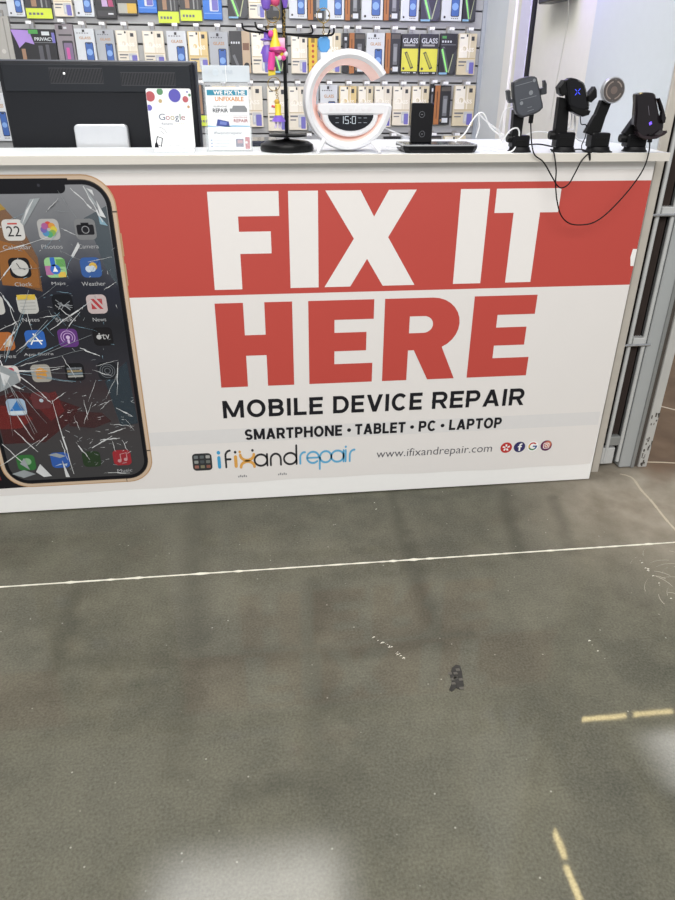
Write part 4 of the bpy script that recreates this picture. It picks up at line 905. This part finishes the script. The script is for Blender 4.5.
# ---- dark phone lying on the counter
a=atz(251,145,ZT); b_=atz(276,144,ZT)
mb=MB(); mb.box((a.x,.20,ZT+.0004),(b_.x+.004,.36,ZT+.0145),mat('23283A',.25),.003); mb.box((a.x+.004,.205,ZT+.0145),(b_.x,.355,ZT+.0149),mat('10131C',.1)); tag(mb.build('smartphone',origin=((a.x+b_.x)/2,.28,ZT)),'dark smartphone lying flat on the counter behind the key ring stand base','phone')

# ---- ring shaped lamp
YL=.02
lc=at(349,100,YL); SXl=.855; R=.1415*1.0
R=(at(348,48.3,YL).z-at(348,151,YL).z)/2; lc=Vector((at(349,100,YL).x,YL,(at(348,48.3,YL).z+at(348,151,YL).z)/2)); RX=(at(393.5,100,YL).x-at(303.8,100,YL).x)/2/R
LWH=mat('E0E0E3',.3,noise=.01); LPK=mat('F2DAD2',.5,emit=.20,ecol='FFB8A4',noise=.02)
lamp=thing('ring_lamp','white ring lamp with clock and pink inner glow on the counter','lamp',(lc.x,YL+.04,ZT))
prof=[(.93,.075),(1.0,.05),(1.0,.012),(.965,-.004),(.89,-.008),(.815,.0)]
prof_in=[(.815,.0),(.70,.045),(.70,.070),(.93,.075)]
def ringpart(pr,a0,a1,m,name,cap=False):
    mb=MB(); n=60; vs=[];L=len(pr)
    for i in range(n+1):
        a=math.radians(a0+(a1-a0)*i/n)
        for r,h in pr: vs.append((lc.x+R*r*RX*math.cos(a),YL+h,lc.z+R*r*math.sin(a)))
    fs=[(i*L+k,i*L+k+1,(i+1)*L+k+1,(i+1)*L+k) for i in range(n) for k in range(L-1)]
    mb.add(vs,fs,m)
    if cap:
        allp=prof+prof_in[1:-1]
        for a in (a0,a1):
            a=math.radians(a); mb.face([(lc.x+R*r*RX*math.cos(a),YL+h,lc.z+R*r*math.sin(a)) for r,h in allp],LWH)
    return mb.build(name,lamp,True)
ringpart(prof,34,354,LWH,'ring',True); ringpart(prof_in,34,354,LPK,'glow_strip')
def lp(u,v,dy=0): return at(300+u/6.75,45+v/6.75,YL+dy)
mb=MB(); P=[lp(u,v) for u,v in ((120,405),(140,395),(605,395),(625,420),(610,466),(520,470),(150,470),(122,440))]
mb.prism(P,(0,.05,0),LWH,.003); mb.build('crossbar',lamp)
for k in range(7):
    c=lp(212+43*k,432); mb=MB(); mb.lathe([(.0056,0),(.0054,-.0005),(.0048,-.0006)],c,mat('DEDCDF',.4),16,'y'); mb.build('button',lamp,True)
cc=lp(340,470); 
mb=MB(); out=[lp(150,470)]+[lp(340+190*math.cos(t)*1.0,470+150*math.sin(t)) for t in [math.pi*(1-k/18) for k in range(1,18)]]+[lp(528,470)]
mb.prism(out,(0,.055,0),LWH,.004); mb.build('speaker_body',lamp,False)
mb=MB(); out=[lp(188,472,-.002)]+[lp(342+153*math.cos(t),472+108*math.sin(t),-.002) for t in [math.pi*(1-k/18) for k in range(1,18)]]+[lp(496,472,-.002)]
mb.prism(out,(0,.003,0),mat('1A1C22',.12,coat=.5)); mb.build('clock_face',lamp)
mb=MB(); DG=mat('B4BCC4',.4,emit=.35); yd=YL-.0026
def seg(u,v,segs,w=22,h=48):
    x0=lp(u,v).x;x1=lp(u+w,v).x; z1=lp(u,v).z; z0=lp(u,v+h).z; zm=(z0+z1)/2; t=.00075
    D={'a':((x0,z1),(x1,z1)),'b':((x1,z1),(x1,zm)),'c':((x1,zm),(x1,z0)),'d':((x0,z0),(x1,z0)),'e':((x0,zm),(x0,z0)),'f':((x0,z1),(x0,zm)),'g':((x0,zm),(x1,zm))}
    for s_ in segs: stroke(mb,list(D[s_]),t*2,yd,DG)
seg(270,482,'bc'); seg(304,482,'afgcd'); seg(352,482,'abcdef')
for v in (497,522): mb.face(disc(lp(341,v).x,lp(341,v).z,.0013,yd,8),DG)
DGd=mat('7A8088',.4,emit=.15)
for u in (240,392,430):
    for v in (492,524): stroke(mb,[(lp(u,v).x,lp(u,v).z),(lp(u+20,v).x,lp(u+20,v).z)],.0014,yd,DGd)
mb.build('clock_digits',lamp)
for (u0,v0,u1,v1) in ((160,645,120,718),(490,660,540,718)):
    a=lp(u0,v0,-.016); b_=lp(u1,v1,-.048); b_.z=ZT+.0045; mb=MB(); mb.tube([a,b_],.0066,LWH,10,.0042); mb.build('leg',lamp,True)
a=lp(340,700,.06); mb=MB(); mb.tube([Vector((a.x,YL+.06,ZT+.03)),Vector((a.x,YL+.10,ZT+.0045))],.006,LWH,10,.004); mb.build('leg',lamp,True)

# ---- wireless charger
ch=thing('wireless_charger','black wireless charging stand with flat base right of the ring lamp','charger',(at(440,148,.03).x,.03,ZT))
cxa=at(403.5,146,-.02).x; cxb=at(477.5,146,-.02).x
CB=mat('0F0F11',.3)
mb=MB(); n0=[(cxa+.012,-.030),(cxb-.012,-.030),(cxb,-.018),(cxb,.085),(cxa,.085),(cxa,-.018)]
lo=[(x*.94+(cxa+cxb)/2*.06,y*.94,) for x,y in n0]
vs=[(x,y,ZT+.0006) for x,y in lo]+[(x,y,ZT+.011) for x,y in n0]+[(x,y,ZT+.017) for x,y in n0]
mb.add(vs,[tuple(range(5,-1,-1))]+[(l*6+i,l*6+(i+1)%6,l*6+6+(i+1)%6,l*6+6+i) for l in range(2) for i in range(6)]+[tuple(range(12,18))],CB); mb.build('base',ch)
mb=MB(); vs=[(x,y,ZT+.0172) for x,y in n0]+[(x,y,ZT+.0205) for x,y in n0]; mb.add(vs,[(0,1,7,6),(1,2,8,7),(2,3,9,8),(3,4,10,9),(4,5,11,10),(5,0,6,11),tuple(range(6,12)),(5,4,3,2,1,0)],mat('BFC0C2',.25,.6)); mb.build('silver_trim',ch)
mb=MB(); mb.prism([(x,y,ZT+.0212) for x,y in ((cxa+.012,-.022),(cxb-.012,-.022),(cxb-.008,.078),(cxa+.008,.078))],(0,0,-.0006),mat('202126',.15)); mb.build('charging_pad',ch)
sx0=at(411.3,125,.02).x; sx1=at(432.7,125,.02).x; sz=at(422,103,.02).z
mb=MB(); mb.box((sx0,.02,ZT+.0215),(sx1,.034,sz),mat('141417',.35),.002); mb.box((sx0+.006,.0335,ZT+.0215),(sx1-.006,.06,ZT+.07),CB); mb.build('upright',ch)
for v in (114.5,134):
    c=at(422,v,.0197); mb=MB(); stroke(mb,[(x,z) for x,z in arc(c.x,c.z,.0072,.0072,0,360,18)[:-1]],.0009,.0194,mat('6E7076',.4),closed=True); stroke(mb,[(c.x-.002,c.z),(c.x+.002,c.z)],.0011,.0194,mat('8A8C92',.4)); mb.build('charge_mark',ch)

# ---- phone mounts
MK=mat('0B0B0C',.42,noise=.08); MK2=mat('111113',.34); CHR=mat('B9BBC0',.2,.8)
GM='phone mounts lined up on the counter'
def P5(s,ox,oy): return lambda L:[(ox+x/s,oy+y/s) for x,y in L]
A75=P5(7.5,491,60); C58=P5(5.87,561,60)
def sub(pts,n=3,closed=True):
    P=[Vector((a,b,0)) for a,b in pts]; N=len(P); out=[]
    for i in range(N):
        p0,p1,p2,p3=P[i-1],P[i],P[(i+1)%N],P[(i+2)%N]
        for k in range(n):
            t=k/n; q=.5*((2*p1)+(p2-p0)*t+(2*p0-5*p1+4*p2-p3)*t*t+(3*p1-p0-3*p2+p3)*t**3); out.append((q.x,q.y))
    return out
def slab(mb,px,y,t,m,bev=.0015,tilt=0):
    P=[at(u,v,y) for u,v in px]
    mb.prism(P,(0,t,0),m,bev); return mb
def foot(root,u0,u1,utop0,utop1,vblk,knob=None,y=-.005):
    # suction foot + body block + knob
    a=at(u0,152,y).x; b_=at(u1,152,y).x; c=(a+b_)/2; r=(b_-a)/2
    yc=max(y,-.038+r*.82)
    mb=MB(); mb.lathe([(r,.0004),(r,.003),(r*.9,.006),(r*.84,.013)],(c,yc,ZT),mat('131315',.5),28,'z',1,.82); mb.build('suction_base',root,True)
    x0=at(utop0,142,y).x; x1=at(utop1,142,y).x; z1=at((u0+u1)/2,vblk,y).z
    mb=MB(); mb.box((x0,yc-r*.55,ZT+.012),(x1,yc+r*.55,z1),MK2,.003); mb.box((x0+.006,yc-r*.58,ZT+.016),(x1-.012,yc-r*.54,z1-.012),MK); mb.build('body',root)
    if knob:
        k=at(*knob,y); mb=MB(); mb.lathe([(.010,-.009),(.0115,-.004),(.0115,.008),(.009,.010)],(k.x,yc-.002,k.z),MK,14,'x'); mb.build('knob',root,True)
    return yc
def mount(label,u):
    p=at(u,150,0); return thing('phone_mount',label,'phone holder',(p.x,0,ZT),GM)
# A: square grey faced holder
ma=mount('phone mount with grey square charging plate, leftmost of the four mounts',519)
yc=foot(ma,507.5,530.5,510.5,527.5,135,(510,138))
mb=MB(); slab(mb,[(512,141),(521,142),(525,112),(514.5,110)],yc-.014,.022,MK,.002); mb.build('arm',ma)
hd=sub(A75([(164,190),(180,165),(230,138),(305,121),(342,130),(352,160),(390,330),(383,368),(345,398),(250,430),(212,422),(182,375)]),2)
mb=MB(); slab(mb,hd,yc-.032,.016,mat('2A2C31',.4),.002); mb.build('head',ma)
fc=sub(A75([(175,195),(190,172),(235,147),(303,131),(332,138),(343,165),(378,330),(372,360),(338,386),(250,416),(220,408),(193,372)]),2)
mb=MB(); P=[at(u,v,yc-.0326) for u,v in fc]; mb.face(P,mat('4A4D54',.22,noise=.15,scale=25))
for u,v,r in ((300,245,.0055),(229,324,.0045),(325,153,.004)): q=at(*A75([(u,v)])[0],yc-.033); mb.face(disc(q.x,q.z,r,yc-.033,14),mat('7C8086',.4))
for (u0,v0,u1,v1) in ((185,195,310,160),(220,300,340,268),(275,358,305,350),(275,385,320,370)):
    a=at(*A75([(u0,v0)])[0],yc-.033); b_=at(*A75([(u1,v1)])[0],yc-.033); stroke(mb,[(a.x,a.z),(b_.x,b_.z)],.0011,yc-.033,mat('7C8086',.4))
mb.build('face_film',ma)
for L in ([(185,300),(185,318),(140,324),(128,300),(120,232),(134,222),(145,235),(147,296)],[(372,215),(400,205),(398,155),(408,150),(420,180),(420,250),(408,258),(378,262)]):
    mb=MB(); slab(mb,A75(L),yc-.028,.014,mat('2E3035',.35),.001); mb.build('clamp_arm',ma)
pA=at(*A75([(305,440)])[0],yc-.024)
# B: black holder with blue light
m2=mount('black phone mount with glowing blue cross, second from the left of the mounts',564)
yc2=foot(m2,551.5,574.5,554,572,132,(552,135))
mb=MB(); slab(mb,[(554.5,140),(567,140),(570,99),(560,97)],yc2-.014,.022,MK,.002); mb.build('arm',m2)
mb=MB(); slab(mb,sub(C58([(30,135),(45,112),(62,104),(110,118),(138,148),(166,270),(158,292),(118,298),(62,278),(45,250)]),2),yc2-.032,.018,MK2,.002); mb.build('head',m2)
mb=MB(); P=[at(u,v,yc2-.0325) for u,v in sub(C58([(48,135),(58,118),(68,113),(104,125),(130,152),(153,262),(148,278),(118,284),(70,266),(58,245)]),2)]; mb.face(P,mat('101014',.12,coat=.4)); mb.build('face_plate',m2)
mb=MB(); BL=mat('3C50D0',.3,emit=1.3,ecol='3A4CFF'); c=at(*C58([(98,187)])[0],yc2-.033)
for a in (45,135,225,315):
    a=math.radians(a+8); stroke(mb,[(c.x+.0025*math.cos(a),c.z+.0025*math.sin(a)),(c.x+.009*math.cos(a),c.z+.009*math.sin(a))],.0014,yc2-.033,BL)
mb.build('status_light',m2)
for L,f in (([(510,205),(552,150),(562,152),(578,250),(545,272),(518,252)],A75),([(160,210),(203,155),(214,180),(214,218),(182,250),(160,242)],C58)):
    mb=MB(); slab(mb,f(L),yc2-.040,.024,MK,.003); mb.build('clamp_arm',m2)
mb=MB(); slab(mb,C58([(55,276),(115,300),(160,292),(178,298),(168,322),(130,334),(70,304)]),yc2-.046,.030,MK,.003); mb.build('bottom_rest',m2)
a=at(*C58([(100,118)])[0],yc2-.0335); b_=at(*C58([(150,262)])[0],yc2-.0335); mb=MB()
pts=[at(u,v,yc2-.0315) for u,v in C58([(100,121),(128,134),(142,165),(165,268)])]; mb.tube(smooth_path(pts,5),.0013,CHR,6); mb.build('chrome_edge',m2,True)
# C: round magnetic mount
m3=mount('phone mount with round silver-rimmed magnetic disc, third from the left of the mounts',596)
yc3=foot(m3,585,609.5,588.5,606.5,132.5,None)
mb=MB(); slab(mb,C58([(243,236),(298,252),(272,318),(266,330),(236,424),(180,444),(146,428),(200,330),(210,318)]),yc3-.012,.020,MK,.002); mb.build('arm',m3)
c=at(613.8,90.2,yc3-.03); rC=(at(625.2,90,yc3-.03).x-at(602.5,90,yc3-.03).x)/2
mb=MB(); mb.lathe([(rC*.93,.016),(rC,.012),(rC,.001),(rC*.95,-.001)],(c.x,yc3-.03,c.z),mat('A4A5A9',.3,.4),40,'y'); mb.build('rim',m3,True)
mb=MB(); mb.face(disc(c.x,c.z,rC*.90,yc3-.0312,36),mat('4C4644',.4,noise=.1)); mb.face(disc(c.x,c.z,rC*.30,yc3-.0316,20),mat('6A5D58',.35))
for a0,a1 in ((20,75),(105,255),(285,340)): stroke(mb,arc(c.x,c.z,rC*.66,rC*.66,a0,a1,10),rC*.10,yc3-.0316,mat('8C7F78',.35),caps=False)
for a in (90,270,0): mb.face(disc(c.x+rC*.8*math.cos(math.radians(a)),c.z+rC*.8*math.sin(math.radians(a)),.0012,yc3-.0316,8),CHR)
mb.build('magnet_face',m3)
mb=MB(); q=at(*C58([(262,258)])[0],yc3-.01); mb.ball(Vector((q.x,yc3-.008,q.z+.006)),.0105,MK); mb.build('ball_joint',m3,True)
# D: glossy oval holder with purple light
m4=mount('glossy black phone mount with purple square light, rightmost of the mounts',634)
yc4=foot(m4,622,645.5,624.5,643.5,134,(622.5,138))
mb=MB(); slab(mb,C58([(452,320),(470,400),(420,450),(385,455),(372,430),(438,338)]),yc4-.012,.020,MK,.002); mb.build('arm',m4)
GL=mat('1B161A',.14,coat=.5,noise=.1)
mb=MB(); slab(mb,sub(C58([(440,215),(450,197),(480,190),(530,191),(552,200),(562,225),(580,325),(604,368),(600,415),(585,440),(540,455),(490,455),(455,432),(436,385),(444,310)]),2),yc4-.034,.018,GL,.003); mb.build('head',m4)
mb=MB(); PL=mat('7A5CF0',.3,emit=1.6,ecol='7050FF'); c=at(*C58([(525,372)])[0],yc4-.0345)
for i in (-1,0,1):
    for j in (-1,0,1):
        if abs(i)+abs(j)<=1: mb.face(rrect(c.x+i*.0026+j*.0009-.0015,c.x+i*.0026+j*.0009+.0015,c.z+j*.0028-i*.0006-.0015,c.z+j*.0028-i*.0006+.0015,.0005,yc4-.0346,2),PL)
a=at(*C58([(512,270)])[0],yc4-.0345); b_=at(*C58([(518,325)])[0],yc4-.0345); stroke(mb,[(a.x,a.z),(b_.x,b_.z)],.0009,yc4-.0346,mat('7A7680',.3))
mb.build('status_light',m4)
mb=MB(); slab(mb,C58([(450,420),(480,448),(540,455),(585,442),(618,416),(628,424),(610,440),(565,462),(500,470),(460,452)]),yc4-.052,.022,mat('2A2024',.2,coat=.4),.002); mb.build('bottom_rest',m4)
for L in ([(574,226),(582,222),(600,270),(618,340),(612,368),(600,374),(592,350),(596,310)],[(440,210),(446,215),(442,300),(434,390),(428,380),(434,300)]):
    mb=MB(); slab(mb,C58(L),yc4-.046,.014,GL,.001); mb.build('clamp_arm',m4)

# ---- cables
def cable(px,label,col,r,y,name='charging_cable',plug=None,group=None):
    P=[]
    for i,q in enumerate(px):
        yy=q[2] if len(q)>2 else y
        p=at(q[0],q[1],yy)
        if yy>-.045 and yy< .4: p.z=max(p.z,ZT+r+.0004)
        P.append(p)
    mb=MB(); mb.tube(smooth_path(P,6),r,col,7)
    o=None; root=thing(name,label,'cable',P[0],group); mb.build('cord',root,True)
    if plug:
        mb=MB(); a=P[plug[0]]; d=Vector((0,0,1)); mb.box((a.x-.0055,a.y-.004,a.z-.004),(a.x+.0055,a.y+.004,a.z+plug[1]),BLK,.0015); mb.build('plug',root)
    return root
KC=mat('0B0B0C',.6); WC=mat('E8E8EA',.4)
T46=P5(3.14,460,50)
def t46(L): 
    out=[]
    for q in L:
        a=T46([(q[0],q[1])])[0]; out.append(a+((q[2],) if len(q)>2 else ()))
    return out
F_=-.056
cable(t46([(222,225,yc-.024),(223,260,-.045),(226,300,F_),(235,330,F_),(262,352,F_),(290,400,F_),(305,425,F_),(320,433,F_),(342,420,F_),(362,385,F_),(384,345,F_),(410,333,-.044),(440,330,-.043),(476,322,-.04)]),'black cable from the leftmost mount looping in front of the counter edge',KC,.0018,0,plug=(0,.020),group='black cables of the phone mounts')
cable(t46([(596,285,yc4-.04),(593,320,F_),(575,375,F_),(530,440,F_),(470,505,F_),(425,539,F_),(385,549,F_),(345,545,F_),(318,520,F_),(305,475,F_),(300,420,F_),(302,380,F_),(298,340,F_),(294,322,-.044),(285,312,-.03)]),'black cable from the rightmost mount drooping lowest across the red band',KC,.0018,0,plug=(0,.016),group='black cables of the phone mounts')
cable(t46([(160,300,.03),(215,297,.0),(250,296,-.01),(290,303,0.02),(345,312,.04),(378,312,.02),(398,342,-.042),(408,346,-.046),(404,335,-.044),(385,318,0)]),'black cable lying across the counter between the mounts',KC,.0018,.01,group='black cables of the phone mounts')
cable(t46([(378,195,.0),(380,232,0),(396,236,.0),(394,270,.0),(382,300,.0),(386,316,-.02),(400,330,-.04)]),'thin black cable hanging beside the second mount head',KC,.0013,0,group='black cables of the phone mounts')
cable(t46([(-18,292,.05),(15,262,.05),(40,220,.06),(62,197,.06),(78,205,.06),(92,238,.06),(118,262,.05),(145,278,.04)]),'white cable arching tall beside the wireless charger',WC,.0019,.05,group='white charging cables')
cable(t46([(50,275,.08),(60,240,.08),(60,205,.075),(80,222,.07),(110,245,.07),(140,268,.06)]),'white cable looping behind the tall white arch',WC,.0018,.07,group='white charging cables')
cable(t46([(95,302,.0),(125,295,-.01),(155,255,-.02),(178,245,-.02),(186,262,-.02),(178,295,-.02),(160,320,-.02),(120,318,-.0),(90,312,.02),(-5,310,.03)]),'white cable loop before the foot of the leftmost mount',WC,.0020,0,group='white charging cables')
cable(t46([(166,178,.02),(140,192,.02),(128,225,.02),(122,262,.04),(135,290,.05)]),'white cable curving behind the leftmost mount head',WC,.0017,.03,group='white charging cables')
cable(t46([(205,268,.09),(230,258,.08),(255,256,.08),(285,260,.08),(320,262,.09)]),'white cable lying between the first and second mounts',WC,.0017,.08,group='white charging cables')
cable(t46([(352,195,.02),(346,238,.02),(330,248,.02),(352,250,.02),(362,240,.02),(360,205,.01),(360,262,.02),(372,282,.02),(395,290,.04)]),'white cable hanging behind the second mount head',WC,.0019,.02,group='white charging cables')
cable([(383,127,.09),(392,131,.10),(402,135,.12),(412,137.5,.16),(418,138,.2)],'white cable from the ring lamp to the wireless charger',WC,.0019,.1,group='white charging cables')
cable([(386,147,.03),(396,146,.02),(404,147,.03),(412,145,.11)],'white cable lying flat at the left end of the charger',WC,.0018,.05,group='white charging cables')

# ---- dark device at the top of the right wall
a=atx(543,4.5,-.015); b_=atx(566,1.8,-.015)
dev=thing('wall_device','dark wall-mounted device cut off by the top edge above the mounts','device',(.03,(a.y+b_.y)/2,a.z))
mb=MB(); mb.box((-.035,b_.y,a.z),(.018,a.y,a.z+.12),mat('2A2C33',.35),.004); mb.build('housing',dev)
mb=MB(); mb.box((.017,b_.y+.03,a.z+.03),(.0295,a.y-.03,a.z+.09),DK2); mb.build('bracket',dev)
mb=MB(); q=Vector((-.028,b_.y-.01,a.z)); mb.tube([Vector((0,b_.y+.02,a.z+.002)),Vector((.0275,b_.y+.06,a.z-.06)),Vector((.0275,b_.y+.09,a.z-.25)),Vector((.0275,b_.y+.10,1.10))],.0017,mat('C9C8C2',.5),6); mb.build('cord',dev,True)

# ================================================================== FOLDING GATE BESIDE THE COUNTER
YG=.062; GH=2.7
gx=lambda u,v=440,y=YG: at(u,v,y).x
STL=mat('BDBEBD',.4,.1,noise=.08); STL2=mat('8F9190',.4,.3,noise=.08); GDK=mat('2A2624',.7); RIB=mat('4A403C',.55,noise=.1); PAN=mat('A6A9A9',.45,.1,noise=.06,scale=8)
gate=thing('folding_gate','stacked grey metal folding gate standing at the right end of the counter','gate',(.13,.1,0))
mb=MB(); mb.box((gx(600.5),YG+.055,.002),(gx(640),YG+.30,GH),GDK); mb.build('track_channel',gate)
for u0,u1 in ((607.6,611.3),(620.8,624.4)):
    r=(gx(u1)-gx(u0))/2; c=(gx(u1)+gx(u0))/2; mb=MB(); mb.tube([(c,YG+r,.03),(c,YG+r,GH)],r,STL,12); mb.build('rod',gate,True)
xa=gx(611.6); xb=gx(620.5)
for k in range(4):
    x=xa+(xb-xa)*(k+.1)/4; w=(xb-xa)/4
    mb=MB(); mb.prism([(x,YG+.030,.06),(x+w*.45,YG+.018,.06),(x+w*.9,YG+.030,.06),(x+w*.9,YG+.05,.06),(x,YG+.05,.06)],(0,0,GH-.07),RIB); mb.build('folded_slat',gate)
mb=MB(); mb.box((gx(605.5),YG+.004,.022),(gx(618),YG+.03,.085),STL,.002); mb.box((gx(609),YG+.003,.095),(gx(620.5),YG+.03,.13),STL2,.002); mb.build('foot_block',gate)
mb=MB(); mb.box((gx(625.6),YG+.003,.004),(gx(640.3),YG+.05,GH),PAN,.003); mb.box((gx(636.8),YG-.003,.004),(gx(640),YG+.003,GH),STL2,.001); mb.build('post',gate)
for v,u0,u1 in ((214,650,676),(344,621,647)):
    a=at(u0,v,YG-.004); b_=at(u1,v+2,YG-.004); mb=MB(); mb.tube([(gx(602),YG-.006,(a.z+b_.z)/2),(gx(627),YG-.006,(a.z+b_.z)/2)],.004,CHR,8); mb.box((gx(611.5),YG-.002,(a.z+b_.z)/2-.001),(gx(622),YG+.028,(a.z+b_.z)/2+.022),STL,.002); mb.build('bracket',gate)
# pale chipped jamb at the far side
JM=mat('B5B4B0',.5,noise=.12,scale=12)
mb=MB(); mb.box((gx(645.5),YG+.004,.0),(gx(654.0),YG+.075,GH),JM,.002); mb.box((gx(641.3),YG+.012,.0),(gx(645.5),YG+.07,GH),mat('4A443E',.7,noise=.3,scale=30)); mb.box((gx(654.0),YG+.03,.0),(gx(655.4),YG+.07,GH),mat('5E574E',.7,noise=.3))
random.seed(4)
for k in range(26):
    z=random.uniform(.0,.22); x=random.uniform(gx(645.8),gx(653)); mb.box((x,YG+.0036,z),(x+random.uniform(.002,.006),YG+.0042,z+random.uniform(.004,.018)),mat('4E4842',.8))
struct(mb.build('trim_7'))
mb=MB(); random.seed(8); x0=.0582; x1=gx(602.5)
mb.box((x0,YG+.0,0.0),(x1,YG+.05,GH),mat('55504A',.6,noise=.4,scale=20)); struct(mb.build('trim_8'))

# ================================================================== LIGHTS
LEDW=mat('FFF6DC',.5,emit=27,ecol='FFE7A6',noise=0); 
def strip(x0,x1,y0,y1,z,label):
    r=thing('strip_light',label,'ceiling light',((x0+x1)/2,(y0+y1)/2,z),'linear ceiling lights')
    mb=MB(); mb.box((x0-.006,y0-.006,z+.004),(x1+.006,y1+.006,z+.06),mat('C9C9C9',.4),.002); mb.build('housing',r)
    mb=MB(); mb.box((x0,y0,z-.004),(x1,y1,z+.0038),LEDW); mb.build('diffuser',r)
ZL=3.2
strip(1.00,1.63,1.532,1.568,ZL,'linear light mirrored left of the break in the floor at right')
strip(1.69,2.02,1.532,1.568,ZL,'linear light mirrored right of the break in the floor at right')
strip(.662,.698,.515,.93,ZL,'linear light mirrored as the far dash low in the floor')
strip(.647,.683,-.30,.47,ZL,'linear light mirrored as the near dash at the bottom edge')
def troffer(x0,x1,y0,y1,z,label,strength):
    m=bpy.data.materials.new('troffer_diffuser'); m.use_nodes=True; nt=m.node_tree; N=nt.nodes; L=nt.links; b=N['Principled BSDF']
    tc=N.new('ShaderNodeTexCoord'); sp_=N.new('ShaderNodeSeparateXYZ'); L.new(tc.outputs['Generated'],sp_.inputs[0])
    def bump(o):
        a=N.new('ShaderNodeMath'); a.operation='SUBTRACT'; L.new(o,a.inputs[0]); a.inputs[1].default_value=.5
        c=N.new('ShaderNodeMath'); c.operation='ABSOLUTE'; L.new(a.outputs[0],c.inputs[0])
        d=N.new('ShaderNodeMapRange'); d.interpolation_type='SMOOTHSTEP'; d.inputs[1].default_value=.22; d.inputs[2].default_value=.5; d.inputs[3].default_value=1; d.inputs[4].default_value=0; L.new(c.outputs[0],d.inputs[0]); return d.outputs[0]
    mu=N.new('ShaderNodeMath'); mu.operation='MULTIPLY'; L.new(bump(sp_.outputs[0]),mu.inputs[0]); L.new(bump(sp_.outputs[1]),mu.inputs[1])
    m2_=N.new('ShaderNodeMath'); m2_.operation='MULTIPLY'; L.new(mu.outputs[0],m2_.inputs[0]); m2_.inputs[1].default_value=strength
    b.inputs['Emission Color'].default_value=(1,.98,.95,1); L.new(m2_.outputs[0],b.inputs['Emission Strength']); b.inputs['Base Color'].default_value=(.8,.8,.8,1)
    r=thing('panel_light',label,'ceiling light',((x0+x1)/2,(y0+y1)/2,z),'square ceiling panels')
    mb=MB(); mb.box((x0-.03,y0-.03,z+.003),(x1+.03,y1+.03,z+.06),mat('C9C9C9',.4),.002); mb.build('frame',r)
    mb=MB(); mb.face([(x0,y0,z),(x1,y0,z),(x1,y1,z),(x0,y1,z)],m); mb.build('diffuser',r)
troffer(-2.15,-.55,-.6,1.0,ZL,'broad ceiling panel mirrored as the glow at the bottom edge of the floor',13.0)
troffer(1.45,3.0,.75,1.45,ZL-.02,'broad ceiling panel mirrored as the glow at the right edge of the floor',12.0)
def area(name,loc,sx,sy,power,col=(1,.985,.96),target=None):
    l=bpy.data.lights.new(name,'AREA'); l.shape='RECTANGLE'; l.size=sx; l.size_y=sy; l.energy=power; l.color=col
    o=bpy.data.objects.new(name,l); COL.objects.link(o); o.location=loc
    if target: 
        d=Vector(target)-Vector(loc); o.rotation_euler=d.to_track_quat('-Z','Y').to_euler()
    return o
area('key_light',(-1.2,-3.5,2.9),4.0,1.6,155,target=(-1.1,0,.7))
area('wall_fill',(-1.0,-.35,3.4),2.6,.5,16,target=(-1.0,1.72,1.2))  # added fill lamp out of view, aimed at the product wall
pl_=bpy.data.lights.new('purple_light','POINT'); pl_.energy=4.5; pl_.color=(.35,.25,1); pl_.shadow_soft_size=.05
o=bpy.data.objects.new('purple_light',pl_); COL.objects.link(o); o.location=(-.09,.80,1.64)
w=bpy.data.worlds.new('world'); scn.world=w; w.use_nodes=True
bg=w.node_tree.nodes['Background']; bg.inputs[0].default_value=(.98,.99,1,1); bg.inputs[1].default_value=.47
